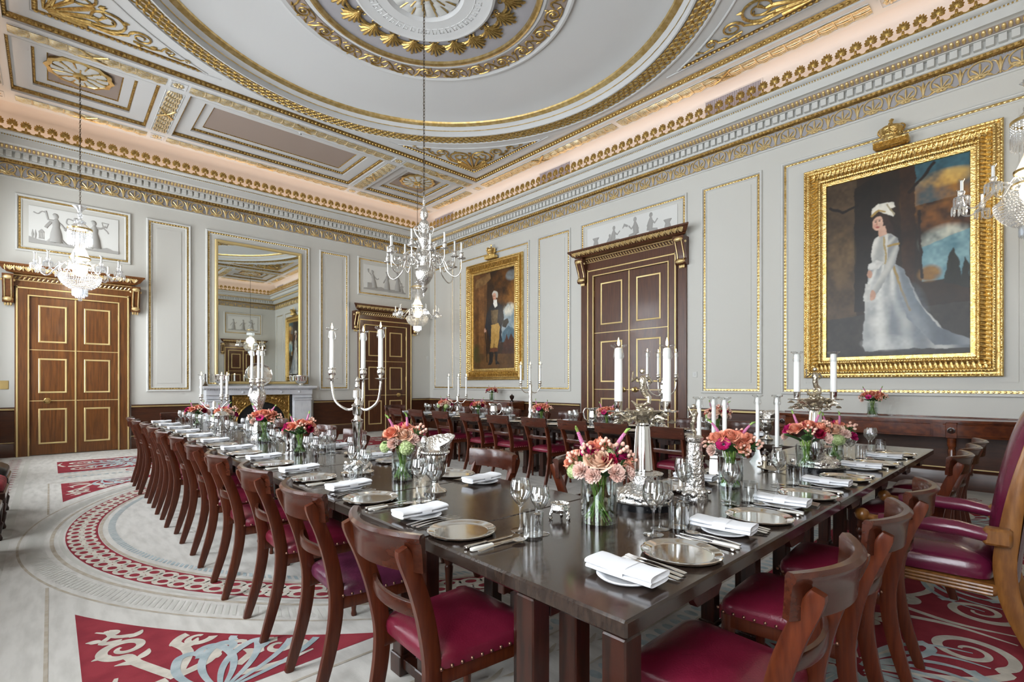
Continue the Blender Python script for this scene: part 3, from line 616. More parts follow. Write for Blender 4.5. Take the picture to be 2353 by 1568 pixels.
def seated(b,u,d=1,h=.46):
    s=h/.46
    b.sph((u,0,.42*s),(.032*s,.03,.04*s),8,6); limb(b,[(u,.38*s),(u-.01*d,.30*s),(u-.03*d,.18*s)],[.02*s,.05*s,.05*s])
    limb(b,[(u-.03*d,.17*s),(u+.10*d,.16*s),(u+.13*d,.05*s),(u+.17*d,.02*s)],[.05*s,.045*s,.035*s,.015]); limb(b,[(u-.03*d,.15*s),(u+.05*d,.09*s),(u+.08*d,.02*s)],[.05*s,.05*s,.03*s]); limb(b,[(u,.34*s),(u+.08*d,.28*s),(u+.14*d,.34*s)],[.02*s,.015*s,.012*s])
    limb(b,[(u-.02*d,.34*s),(u-.07*d,.26*s),(u-.02*d,.20*s)],[.02*s,.016*s,.014*s]); b.box(u-.09,u+.04,-.03,.03,0,.12*s)
def urn(b,u): b.lathe([(0,0),(.045,0),(.015,.12),(.065,.19),(.045,.26),(.085,.32),(0,.32)],12,(u,0,.01))
def ground(b,w_,pts): b.prism([(0,0)]+[(w_,0)]+[(x*w_,z) for x,z in reversed(pts)],-.02,.02,lambda x,y,h:(x,h,y))
def tablet(nm,w,f,s0,s1,z0,z1,figs,label,flip,fade=.45):
    t=thing(nm,label,'relief'); Wd=s1-s0; g=MB(); c0=f(s0,.001,z0); c1=f(s1,.012,z1)
    g.cbox(*sorted((c0[0],c1[0])),*sorted((c0[1],c1[1])),z0,z1,.003).obj('tablet',RELW,t,0)
    for name,fn in figs:
        b=MB(); fn(b,Wd); b.v=[f((s1-x) if flip else (s0+x),max(.004,.012+y*fade),z0+z) for x,y,z in b.v]; b.obj(name,RELG,t,50)
def landscape(b,W):
    ground(b,W,[(0,.11),(.10,.07),(.25,.05),(.45,.035),(.7,.03),(.86,.09),(.93,.05),(1,.05)])
    for x in (.04,.07): limb(b,[(x*W,.08),(x*W,.16),(x*W,.24)],[.008,.018,.003])
    b.box(.10*W,.16*W,-.02,.02,.09,.10); b.box(.10*W,.16*W,-.02,.02,.20,.215); b.prism([(.098*W,.215),(.162*W,.215),(.13*W,.26)],-.02,.02,lambda x,y,h:(x,h,y))
    for k in range(4): b.box((.104+.016*k)*W,(.110+.016*k)*W,-.015,.015,.1,.2)
def scarf(b,P,r=.012): limb(b,[tuple(p)[::2] for p in bez([(x,0,z) for x,z in P],5)],r,5)
tablet('dancing_relief','A',WA,-.28,.97,3.79,4.45,[('hillside',landscape),
 ('dancer',lambda b,W:(robed(b,.36,.56,.0,((-.10,.42),(-.13,.56)),((.07,.36),(.12,.28)),(-.10,.11)),scarf(b,[(.23,.57),(.17,.58),(.12,.53),(.06,.55)]),scarf(b,[(.29,.42),(.24,.34),(.22,.30)],.03))),
 ('dancer',lambda b,W:(robed(b,.62,.54,.02,((-.10,.36),(-.14,.28)),((.09,.36),(.13,.30)),(-.06,.06)),scarf(b,[(.60,.50),(.52,.52),(.50,.44),(.55,.40)]))),
 ('dancer',lambda b,W:(robed(b,.90,.55,-.01,((-.09,.36),(-.13,.30)),((.09,.42),(.15,.47)),(-.04,.06)),scarf(b,[(1.03,.45),(1.08,.40),(1.10,.36)]),limb(b,[(1.02,.48),(1.0,.56)],.009),limb(b,[(1.07,.47),(1.10,.56)],.009),limb(b,[(1.0,.56),(1.10,.55)],.008),limb(b,[(1.01,.48),(1.08,.47)],.012)))],
 'plaster relief of three dancing figures above the lighter oak door',False)
tablet('robed_relief','A',WA,6.05,7.30,3.79,4.45,[('hillside',lambda b,W:(ground(b,W,[(0,.03),(.12,.05),(.4,.10),(.5,.06),(.8,.08),(1,.03)]),b.box(.10,.28,-.03,.03,.03,.18))),
 ('robed_figure',lambda b,W:(robed(b,.30,.50,-.05,((-.06,.36),(-.14,.46)),((.08,.30),(.14,.33))),limb(b,[(.14,.44),(.12,.54)],[.012,.035]))),
 ('robed_figure',lambda b,W:robed(b,.68,.52,.0,((-.07,.30),(-.11,.22)),((.07,.34),(.02,.42)))),
 ('robed_figure',lambda b,W:(robed(b,1.0,.54,.0,((-.07,.34),(-.12,.40)),((.07,.32),(.10,.24))),robed(b,1.13,.28)))],
 'plaster relief of three robed figures above the dark oak corner door',False)
tablet('seated_relief','B',WB,4.46,6.47,3.90,4.46,[('ledge',lambda b,W:ground(b,W,[(0,.01),(1,.01)])),('urn',lambda b,W:(urn(b,.22))),('seated_figure',lambda b,W:(seated(b,.66,1,.48),seated(b,.56,1,.34))),('seated_figure',lambda b,W:(seated(b,1.14,-1,.54),limb(b,[(.98,.40),(.90,.44),(.86,.38)],[.02,.03,.008]))),('seated_figure',lambda b,W:seated(b,1.48,1,.54)),('urn',lambda b,W:urn(b,1.82))],
 'grey silhouette relief of seated figures and urns above the tall portrait wall door',True,.3)
tablet('trio_relief','D',WD,6.05,7.30,3.79,4.45,[('ledge',lambda b,W:ground(b,W,[(0,.04),(1,.04)])),('robed_figure',lambda b,W:robed(b,.22,.5)),('robed_figure',lambda b,W:robed(b,.62,.5,.02)),('robed_figure',lambda b,W:robed(b,1.0,.52))],
 'plaster relief of robed figures reflected in the tall mirror',False)
# ------------------------------------------------------------------ painted canvases
def canvas(W,H,nu,nv,layers,seed):
    rng=np.random.RandomState(seed); u,v=np.meshgrid(np.linspace(0,1,nu),np.linspace(0,1,nv)); col=np.zeros((nv,nu,3))
    def vn(sc,sy=1.):
        gx,gy=int(sc)+2,int(sc*sy)+2; g=rng.rand(gy+1,gx+1); x=u*sc; y=v*sc*sy; i=x.astype(int); j=y.astype(int); fx=x-i; fy=y-j; fx=fx*fx*(3-2*fx); fy=fy*fy*(3-2*fy)
        return g[j,i]*(1-fx)*(1-fy)+g[j,i+1]*fx*(1-fy)+g[j+1,i]*(1-fx)*fy+g[j+1,i+1]*fx*fy
    N={k:vn(k,1.5) for k in (4,9,20,46)}; fb=(N[4]*.4+N[9]*.3+N[20]*.2+N[46]*.1)
    wu=u+.012*(N[20]-.5)+.006*(N[46]-.5); wv=v+.008*(N[20][::-1]-.5)
    def inside(P):
        P=np.array(P); r=np.zeros_like(u,bool); j=len(P)-1
        for i in range(len(P)):
            xi,yi=P[i]; xj,yj=P[j]
            if yi!=yj: r^=((yi>wv)!=(yj>wv))&(wu<(xj-xi)*(wv-yi)/(yj-yi)+xi)
            j=i
        return r
    for ly in layers:
        k=ly[0]
        if k=='bg': col[:]=0; c=[np.array(L(x)) for x in ly[1]]; t=np.clip((fb-.3)*2.4,0,1)[...,None]; col=c[0]*(1-t)+c[1]*t
        else:
            if k=='poly': m=inside(ly[1]).astype(float)
            elif k=='ell': cx,cy_,rx,ry=ly[1]; m=(((wu-cx)/rx)**2+((wv-cy_)/ry)**2<1).astype(float)
            elif k=='soft': cx,cy_,rx,ry=ly[1]; m=np.clip(1.6-1.6*(((u-cx)/rx)**2+((v-cy_)/ry)**2),0,1)*np.clip(fb*2.6-.55,0,1)
            elif k=='line':
                m=np.zeros_like(u); P=ly[1]; wd=ly[3]
                for (x0,y0),(x1,y1) in zip(P,P[1:]):
                    dx,dy=x1-x0,(y1-y0); asp=H/W; L2=dx*dx+(dy*asp)**2; t=np.clip(((wu-x0)*dx+(wv-y0)*dy*asp*asp)/max(L2,1e-9),0,1); d=np.hypot(wu-x0-t*dx,(wv-y0-t*dy)*asp); m=np.maximum(m,(d<wd).astype(float))
            elif k=='fold':
                m=inside(ly[1]).astype(float)
            for _ in range(2): c_=np.pad(m,1,'edge'); m=(c_[1:-1,1:-1]*4+c_[:-2,1:-1]+c_[2:,1:-1]+c_[1:-1,:-2]+c_[1:-1,2:])/8
            cc=ly[2]; c0=np.array(L(cc[0])); c1=np.array(L(cc[1])) if len(cc)>1 else c0
            nz=N[46]*.5+N[20]*.5 if k!='soft' else fb; t=np.clip((nz-.25)*2,0,1)[...,None] if k=='soft' else np.clip((N[9]*.5+N[20]*.3+N[46]*.2-.2)*1.6,0,1)[...,None]; c=c0*(1-t)+c1*t
            if k=='fold':
                ox,oy,fr,lx,rx=ly[3]; an=np.arctan2(u-ox,(v-oy)*H/W+1e-6)*fr+3.0*N[4]+1.0*N[9]; fl_=.5+.5*np.sin(an); fl_=.65*fl_**1.5+.35*np.clip(1-(u-lx)/(rx-lx),0,1)*(.6+.8*N[9]); t=np.clip(fl_,0,1)[...,None]; c=c0*(1-t)+c1*t
            a=(ly[4] if len(ly)>4 else 1)*m[...,None]; col=col*(1-a)+c*a
    col*= (.93+.14*N[46])[...,None]
    me=bpy.data.meshes.new('canvas'); V=np.stack([np.zeros(nu*nv),(u.ravel()-.5)*-W,(.5-v.ravel())*H],1)
    idx=np.arange(nu*nv).reshape(nv,nu); F=np.stack([idx[:-1,:-1],idx[1:,:-1],idx[1:,1:],idx[:-1,1:]],-1).reshape(-1,4)
    me.from_pydata(V.tolist(),[],F.tolist()); a=me.color_attributes.new('Col','FLOAT_COLOR','POINT'); a.data.foreach_set('color',np.concatenate([col.reshape(-1,3),np.ones((nu*nv,1))],1).astype(np.float32).ravel())
    me.materials.append(CANVAS); me.polygons.foreach_set('use_smooth',[True]*len(F)); return me
CANVAS=vcmat('oil_on_canvas',.38,.4)
lady=[('bg',('1c140c','2e1f11')),('poly',[(0,0),(.24,0),(.23,1),(0,1)],('3a2c1c','55432f')),('poly',[(.22,.05),(.42,0),(.40,.75),(.22,.75)],('120d09','1d150e')),
 ('poly',[(.64,0),(1,0),(1,.20),(.66,.22)],('2b4750','3c6470')),('soft',(.80,.20,.26,.14),('6b4318','a3702a')),('soft',(.86,.10,.2,.05),('b98a3c','d8b15c'),0,.8),('soft',(.85,.30,.22,.09),('5a3312','8a551f')),('soft',(.86,.42,.2,.09),('8fa0a0','c4c2ae')),('poly',[(.70,.44),(1,.38),(1,.62),(.70,.62)],('4f7884','7fa2a8')),('soft',(.75,.58,.09,.05),('6e4a22','8d6a38')),
 ('poly',[(.84,.64),(.87,.50),(.895,.46),(.93,.52),(.96,.66)],('141611','1e2118')),('poly',[(.94,.66),(.965,.52),(1,.56),(1,.68)],('141611','1c1f17')),
 ('poly',[(.55,0),(.66,0),(.65,.62),(.57,.62)],('24150b','3a2413')),('line',[(.62,.14),(.72,.06),(.78,.01)],('1c110a',),.012),('line',[(.47,0),(.50,.30)],('1f140c',),.010),('line',[(.03,.13),(.12,.17),(.24,.15)],('140e09',),.012),('line',[(.68,.25),(.70,.6)],('1d120b',),.010),
 ('poly',[(0,.78),(1,.74),(1,1),(0,1)],('2a2724','3b3630')),('soft',(.12,.42,.12,.2),('6b5331','7d643e'),0,.5),
 # gown and train
 ('fold',[(.33,.50),(.50,.49),(.60,.58),(.70,.74),(.84,.88),(1,.93),(1,.975),(.62,.965),(.30,.975),(.285,.93),(.30,.72)],('6d7379','d2d2cb'),(.43,.36,30.,.28,.85)),
 ('fold',[(.50,.50),(.58,.54),(.66,.70),(.80,.86),(1,.93),(1,.96),(.78,.95),(.60,.80)],('59616a','9aa0a3'),(.46,.40,22.,.5,.95)),('line',[(.495,.50),(.57,.66),(.62,.76)],('9c8450',),.008),
 ('soft',(.60,.80,.16,.20),('5f6a74','78838c'),0,.55),('soft',(.40,.72,.10,.22),('d2d4d0','e0dfd8'),0,.45),('soft',(.45,.93,.2,.05),('c4c8c8','d8d8d2'),0,.5),
 # bodice, arm, hand
 ('fold',[(.37,.35),(.43,.325),(.50,.34),(.535,.40),(.53,.47),(.49,.51),(.35,.50),(.345,.44)],('8d8f8c','d6d4cb'),(.45,.25,18.,.34,.6)),('fold',[(.47,.34),(.535,.37),(.545,.43),(.52,.50),(.44,.60),(.375,.665),(.345,.65),(.40,.58),(.46,.49)],('7d8081','c6c5bd'),(.60,.30,16.,.36,.56)),
 ('line',[(.44,.35),(.455,.50)],('a48f5e',),.007),('line',[(.47,.405),(.54,.40)],('a18547',),.009),('ell',(.355,.665,.022,.030),('b58b74','c79f88')),('ell',(.335,.545,.02,.024),('b48a74','c59a84')),('poly',[(.33,.49),(.38,.47),(.44,.49),(.40,.52),(.34,.52)],('bdbdb8','dbd9d2')),('poly',[(.30,.60),(.345,.60),(.335,.70),(.29,.69)],('b0b0ab','cfcdc6')),
 # head
 ('poly',[(.345,.225),(.40,.20),(.47,.23),(.50,.30),(.52,.36),(.47,.33),(.43,.31),(.36,.30)],('1f140e','33221a')),('poly',[(.40,.29),(.45,.29),(.465,.335),(.40,.345)],('bd937c','cfa891')),('ell',(.395,.268,.042,.040),('c39a83','d8b09a')),('ell',(.378,.282,.014,.010),('c58070',),0,.5),('ell',(.382,.262,.009,.004),('3a2a22',)),('ell',(.412,.260,.009,.004),('3a2a22',)),('line',[(.370,.253),(.390,.251)],('4a352a',),.003),('line',[(.402,.250),(.424,.250)],('4a352a',),.003),('line',[(.393,.262),(.389,.279)],('b08068',),.004),('ell',(.393,.291,.013,.0045),('a0514a',)),
 ('poly',[(.345,.225),(.352,.185),(.40,.165),(.46,.165),(.505,.175),(.52,.20),(.48,.205),(.515,.235),(.505,.25),(.455,.225),(.40,.205)],('c5c2b6','e2ddd0')),('line',[(.348,.222),(.40,.203),(.45,.212)],('a5884a',),.007),('line',[(.46,.175),(.49,.205),(.51,.24)],('9a8c6a',),.005)]
gent=[('bg',('2a1a0d','3d2614')),('poly',[(0,0),(.35,0),(.33,.86),(0,.88)],('4a2f18','6f4a27')),('poly',[(.13,.10),(.28,.09),(.26,.84),(.13,.86)],('5f3d1f','855c33')),('poly',[(.05,.06),(.42,.0),(.44,.07),(.30,.12),(.05,.14)],('5e4226','8a6a40')),('soft',(.75,.18,.35,.2),('4a2c12','704719')),('soft',(.9,.3,.18,.16),('6b4116','8d5f28')),
 ('poly',[(.68,.46),(.84,.36),(1,.40),(1,.72),(.70,.70)],('6f8794','a9b4b8')),('soft',(.88,.42,.16,.08),('c9c4b2','e0dccb')),('poly',[(.72,.64),(.86,.58),(1,.62),(1,.74),(.70,.74)],('3f5a6a','5f7b88')),('soft',(.92,.08,.14,.06),('8a9396','6f7a7c')),
 ('poly',[(.70,.86),(.76,.74),(.82,.66),(.86,.72),(.92,.66),(1,.72),(1,.9),(.72,.92)],('3a2015','4f2c1c')),('poly',[(0,.84),(1,.86),(1,1),(0,1)],('4a331b','6a4a28')),('soft',(.1,.84,.16,.12),('2d2a14','46401f')),
 ('poly',[(.40,.37),(.50,.325),(.60,.325),(.72,.37),(.76,.50),(.70,.60),(.70,.74),(.60,.72),(.42,.72),(.36,.60),(.34,.50)],('15161c','262730')),('poly',[(.44,.40),(.62,.40),(.60,.54),(.46,.54)],('4a3b29','7d6848')),('poly',[(.74,.52),(.84,.50),(.87,.54),(.80,.60),(.72,.58)],('121212','1d1c1c')),
 ('poly',[(.45,.55),(.62,.54),(.665,.58),(.64,.70),(.60,.80),(.52,.80),(.54,.68),(.50,.80),(.42,.80),(.45,.66)],('a07a3a','c19c58')),('poly',[(.41,.79),(.51,.79),(.49,.93),(.44,.965),(.37,.965),(.40,.92)],('120e0c','1e1815')),('poly',[(.53,.79),(.61,.79),(.60,.92),(.66,.955),(.56,.96)],('120e0c','1e1815')),('poly',[(.41,.79),(.61,.79),(.61,.83),(.41,.83)],('5a341d','6d4226')),
 ('ell',(.295,.60,.028,.025),('b48a72','c49a84')),('line',[(.30,.62),(.35,.93)],('1d130c',),.010),('poly',[(.34,.42),(.42,.38),(.38,.56),(.31,.60),(.29,.56)],('191a20','24252c')),
 ('ell',(.535,.235,.06,.034),('b9b3a8','d3cec4')),('ell',(.525,.262,.045,.040),('b98a72','cf9f86')),('poly',[(.50,.295),(.58,.295),(.60,.36),(.545,.38),(.51,.34)],('d6d3ca','e8e6df')),('ell',(.50,.258,.010,.004),('3a2820',)),('ell',(.535,.257,.010,.004),('3a2820',)),('line',[(.512,.258),(.508,.274)],('9f6f5a',),.005),('ell',(.513,.285,.014,.004),('96524a',)),('ell',(.59,.25,.022,.03),('b5afa5','cac4ba'))]
def crown(parent,w,f,s,z,sc=1):
    c=MB(); T=Matrix.Translation(f(s,.10,z))@Matrix.Scale(sc,4)
    g=ob('crown',None,parent)
    q=MB().cbox(-.07,.07,-.22,.22,0,.10,.02,T)
    for k in range(40): q.tube([T@Vector((-.075,-.21+.42*k/39,.085)),T@Vector((-.078,-.21+.42*k/39,.005))],.006,4)
    q.tube([T@Vector((-.072,-.22,.095)),T@Vector((-.072,.22,.095))],.014,6); q.obj('fringed_cushion',GILTF,g)
    q=MB().lathe([(.10,.10),(.105,.12),(.10,.14),(.115,.155),(.12,.17),(.105,.18),(.135,.215),(.15,.25),(.13,.29),(.07,.31),(0,.30)],16,(0,0,0),T); q.obj('crown_cap',GILTF,g)
    q=MB()
    for k in range(4):
        a=k*PI/2; P=[(.12*cos(a),.12*sin(a),.17),(.165*cos(a),.165*sin(a),.25),(.13*cos(a),.13*sin(a),.305),(.04*cos(a),.04*sin(a),.30),(0,0,.31)]
        for i,p in enumerate(bez(P,4)): q.sph(T@Vector(p),.013*sc,6,4)
    for k in range(16): a=k*PI/8; q.sph(T@Vector((.118*cos(a),.118*sin(a),.172)),.012*sc,5,4)
    q.sph(T@Vector((0,0,.335)),.026*sc,8,6); q.tube([T@Vector((0,0,.355)),T@Vector((0,0,.405))],[.010,.03],4); q.tube([T@Vector((0,0,.405)),T@Vector((0,0,.425))],[.03,.006],4); q.obj('crown_arches',GILTF,g)
def portrait(nm,s0,s1,z0,z1,me,label,cr):
    t=thing(nm,label,'painting'); f=WB
    fr=MB().rframe(s0,s1,z0,z1,[(0,.0),(0,.055),(.012,.07),(.03,.062),(.035,.045),(.055,.045),(.06,.10),(.075,.115),(.09,.108),(.105,.085),(.15,.062),(.195,.085),(.205,.098),(.225,.09),(.235,.07),(.242,.055),(.285,.050),(.292,.03),(.292,.02)],f).obj('gilt_frame',GILTF,t,25)
    q=MB()
    for d,p,sp,r in ((.076,.112,.030,.012),(.214,.094,.028,.011),(.018,.066,.040,.012),(.238,.064,.022,.008)):
        for s in pitch(s0+d,s1-d,sp)[0]: q.sph(f(s,p,z0+d),r,5,4); q.sph(f(s,p,z1-d),r,5,4)
        for z in pitch(z0+d,z1-d,sp)[0]: q.sph(f(s0+d,p,z),r,5,4); q.sph(f(s1-d,p,z),r,5,4)
    for e in (0,1):
        for s in pitch(s0+.12,s1-.12,.05)[0]:
            zz=(z0+.098,z0+.15,z0+.20) if e==0 else (z1-.098,z1-.15,z1-.20); q.tube([f(s-.012,.098,zz[0]),f(s+.006,.070,zz[1]),f(s+.016,.092,zz[2])],[.010,.017,.008],4)
        for z in pitch(z0+.12,z1-.12,.05)[0]:
            xx=(s0+.098,s0+.15,s0+.20) if e==0 else (s1-.098,s1-.15,s1-.20); q.tube([f(xx[0],.098,z-.012),f(xx[1],.070,z+.006),f(xx[2],.092,z+.016)],[.010,.017,.008],4)
    q.obj('frame_ornament',GILTF,fr)['kind']='stuff'
    ob('canvas',me,t,f((s0+s1)/2,.032,(z0+z1)/2))
    crown(t,'B',f,(s0+s1)/2,z1+.005,.86)
cw,chh=2.08-.58,3.0-.58
portrait('lady_portrait',.36,2.44,1.365,4.36,canvas(cw,chh,260,420,lady,3),'gilt framed full length portrait of a lady in a white gown, crown on top',1)
portrait('gentleman_portrait',8.35,10.48,1.375,4.37,canvas(cw+.05,chh,190,300,gent,5),'gilt framed full length portrait of a gentleman in dark coat, crown on top',1)
# ------------------------------------------------------------------ mirror and fireplace
mt=thing('overmantel_mirror','tall gilt framed mirror above the white marble fireplace','mirror')
MB().rframe(2.61,4.435,1.275,4.41,[(0,.0),(0,.05),(.012,.06),(.045,.055),(.06,.03),(.062,.012)],WA).obj('gilt_frame',GILTL,mt,30)
MIR=mat('mirror_silvering',(.80,.83,.80),.015,1.); MB().box(2.665,4.38,YA-.014,YA-.006,1.33,4.355).obj('mirror_glass',MIR,mt,0)
fp=thing('fireplace','white marble chimneypiece with embossed brass arched insert under the mirror','fireplace',(0,0,0))
X0,X1=2.40,4.62
MB().cbox(X0-.08,X1+.08,YA-.34,YA,1.185,1.232,.006).cbox(X0-.05,X1+.05,YA-.30,YA,1.165,1.186,.003).obj('mantel_shelf',MARBLE,fp,30)
q=MB()
for s in pitch(X0,X1,.035)[0]: q.box(s-.010,s+.010,YA-.275,YA-.2,1.150,1.166)
q.obj('shelf_dentils',MARBLE,fp,0)['kind']='stuff'
MB().cbox(X0,X1,YA-.24,YA,1.035,1.15,.004).obj('marble_frieze',MARBLE,fp,30)
for x in pitch(X0+.1,X1-.1,.40)[0]: MB().lathe([(.030,0),(.030,.01),(.018,.022),(0,.028)],14,(0,0,0),Matrix.Translation((x,YA-.238,1.095))@Matrix.Rotation(PI/2,4,'X')).obj('frieze_boss',MARBLE,fp)
for s in (-1,1):
    c=(X0+X1)/2+s*.885; q=MB().cbox(c-.225,c+.225,YA-.20,YA,0,1.035,.004).cbox(c-.20,c+.20,YA-.235,YA-.19,.14,.90,.006).cbox(c-.225,c+.225,YA-.25,YA-.19,.90,.935,.004).cbox(c-.215,c+.215,YA-.245,YA-.19,.955,.975,.004).cbox(c-.225,c+.225,YA-.25,YA-.19,0,.14,.004); q.obj('pilaster',MARBLE,fp,30)
for x in (2.84,4.12): MB().cbox(x,x+.06,YA-.19,YA,0,1.035,.003).obj('slip',IRON,fp,30)
arcp=[(3.51+.50*cos(a),.42+.45*sin(a)) for a in [PI*k/24 for k in range(25)]]
MB().prism([(2.90,0),(2.90,1.035),(4.12,1.035),(4.12,0),(4.01,0)]+arcp+[(3.01,0)],.15,.17,lambda x,y,h:(x,YA-h,y)).obj('brass_insert',BRASSF,fp,0)
q=MB()
for s in (-1,1):
    for x,z,r,d in ((.44,.86,.10,1),(.26,.95,.06,-1),(.52,.66,.05,-1)): spt(q,spiral(3.51+s*x,z,r,.015,0,s*d*1.7,22),.014,.008,lambda a,b_:(a,YA-.176,b_))
q.tube([(x+(x-3.51)*.03,YA-.176,z+(z-.42)*.03) for x,z in arcp],.018,6); q.tube([(2.93,YA-.174,.02),(2.93,YA-.174,1.0),(4.09,YA-.174,1.0),(4.09,YA-.174,.02)],.014,6); q.obj('insert_scrolls',BRASSF,fp)
MB().prism([(3.51+(x-3.51)*1.0,z) for x,z in arcp]+[(3.01,0),(4.01,0)],.09,.12,lambda x,y,h:(x,YA-h,y)).obj('iron_arch_plate',IRON,fp,0)
MB().prism([(3.51+.34*cos(a),.36+.34*sin(a)) for a in [PI*k/20 for k in range(21)]]+[(3.17,0),(3.85,0)],.118,.124,lambda x,y,h:(x,YA-h,y)).obj('hearth_opening',SOOT,fp,0)
MB().cbox(2.3,4.72,YA-.75,YA-.255,-.004,.012,.003).obj('hearth_stone',MARBLE,fp,30)
# switches and small wall plates
for nm,lab,f,s,z,rz in (('light_switch','pale square light switch beside the tall portrait wall door',WB,4.14,1.44,PI/2),('light_switch','small pale switch by the corner of fireplace wall and portrait wall',WA,8.03,2.03,PI)):
    t=thing(nm,lab,'switch',f(s,0,z),rz); MB().cbox(-.04,.04,0,.012,-.05,.05,.003).obj('plate',TRIMW,t,30); MB().cbox(-.012,.012,.012,.018,-.02,.02,.002).obj('rocker',CHINA,t,30)
t=thing('wall_plaque','small brass plaque on pale wall beside the lighter oak door','plaque',WA(-.62,0,1.26),PI); MB().cbox(-.09,.09,0,.012,-.075,.075,.003).obj('plate',BRASS,t,30); q=MB(); [q.sph((a*.075,.012,b_*.06),.006,6,4) for a in (-1,1) for b_ in (-1,1)]; q.obj('screw',BRASS,t)
# ------------------------------------------------------------------ carpet
CREAM=mat('carpet_cream',(.62,.595,.55),.95,spec=.1,col2=(.45,.43,.39),nsc=7,nstr=(2.6,.55,1),det=8,lo=.40,hi=.85,bump=.25,bsc=420)
CRED=mat('carpet_red',(.30,.042,.055),.95,spec=.1,col2=(.24,.032,.044),nsc=6,bump=.25,bsc=420); CIVO=mat('carpet_ivory',(.62,.57,.49),.95,spec=.1,col2=(.50,.46,.39),nsc=14,bump=.25,bsc=420)
CBLU=mat('carpet_blue',(.32,.385,.40),.95,spec=.1,col2=(.45,.50,.505),nsc=12,bump=.25,bsc=420); CTAN=mat('carpet_tan',(.42,.36,.28),.95,spec=.1,col2=(.48,.43,.36),nsc=14,bump=.25,bsc=420); CGRY=mat('carpet_grey',(.53,.515,.465),.95,spec=.1,bump=.25,bsc=420)
car=MB().box(XC+.02,XB-.02,YD+.02,YA-.02,-.0118,0).obj('carpet',CREAM,ang=0); tag(car,'cream patterned carpet with red scrolled panels covering the whole floor','carpet')
def fl(poly,mb,z): mb.add([(x,y,z) for x,y in poly],[tuple(range(len(poly)))])
RIBN=[0]
def cull(mb,R):
    k=[i for i,f in enumerate(mb.f) if min(math.hypot(mb.v[j][0]-CX,mb.v[j][1]-CY) for j in f)>R]; mb.f=[mb.f[i] for i in k]; mb.m=[mb.m[i] for i in k]
def rib(mb,pts,w0,w1,z,mid=None):
    RIBN[0]+=1
    if 3<=len(pts)<60: pts=[(p.x,p.y) for p in bez([(x,y,0) for x,y in pts],4)]
    n=len(pts); V=[]
    for i,(x,y) in enumerate(pts):
        a=pts[max(i-1,0)]; b=pts[min(i+1,n-1)]; dx,dy=b[0]-a[0],b[1]-a[1]; l=math.hypot(dx,dy) or 1; t=i/(n-1)
        w=(w0+(w1-w0)*t)*(1+(mid or 0)*sin(PI*t)); zz=z+.00025*t+.00003*(RIBN[0]%17); V+=[(x-dy/l*w/2,y+dx/l*w/2,zz),(x+dy/l*w/2,y-dx/l*w/2,zz)]
    mb.add(V,[(2*i,2*i+1,2*i+3,2*i+2) for i in range(n-1)])
def ann(R0,R1,z,n=160):
    b=MB(); V=[]
    for i in range(n): a=2*PI*i/n; V+=[(CX+R0*cos(a),CY+R0*sin(a),z),(CX+R1*cos(a),CY+R1*sin(a),z)]
    b.add(V,[(2*i,2*i+1,(2*i+3)%(2*n),(2*i+2)%(2*n)) for i in range(n)]); return b
b=ann(3.42-.20,3.43,.0012); ring=b.obj('red_ring',CRED,car,0,fix=False)
q=MB(); n=150
for i in range(n):
    for row,rr in ((0,3.285),(1,3.370)):
        a=2*PI*(i+.5*row)/n; P=lambda k,sc:(CX+(rr+.042*sc*cos(k))*cos(a)-.062*sc*sin(k)*sin(a),CY+(rr+.042*sc*cos(k))*sin(a)+.062*sc*sin(k)*cos(a))
        m=12; V=[(*P(2*PI*k/m,1.25),.0022+.0004*row) for k in range(m)]+[(*P(2*PI*k/m,.62),.0022+.0004*row) for k in range(m)]
        q.add(V,[(k,(k+1)%m,m+(k+1)%m,m+k) for k in range(m)])
q.obj('interlaced_loops',CIVO,ring,0,fix=False)['kind']='stuff'
for R0,R1,m in ((3.50,3.525,CTAN),(3.445,3.47,CGRY),(3.19,3.215,CTAN),(3.70,3.715,CTAN)): ann(R0,R1,.0012).obj('plain_ring',m,car,0,fix=False)
def ropering(R,h,n,m,lean,z=.0014,nm='rope_ring'):
    q=MB()
    for i in range(n):
        a=2*PI*i/n; d=2*PI/n
        fl([(CX+(R-h)*cos(a),CY+(R-h)*sin(a)),(CX+(R+h)*cos(a+lean*d),CY+(R+h)*sin(a+lean*d)),(CX+(R+h)*cos(a+(lean+.55)*d),CY+(R+h)*sin(a+(lean+.55)*d)),(CX+(R-h)*cos(a+.55*d),CY+(R-h)*sin(a+.55*d))],q,z)
    q.obj(nm,m,car,0,fix=False)['kind']='stuff'
ropering(3.125,.026,420,CBLU,.9); ropering(3.61,.055,520,CGRY,1.6)
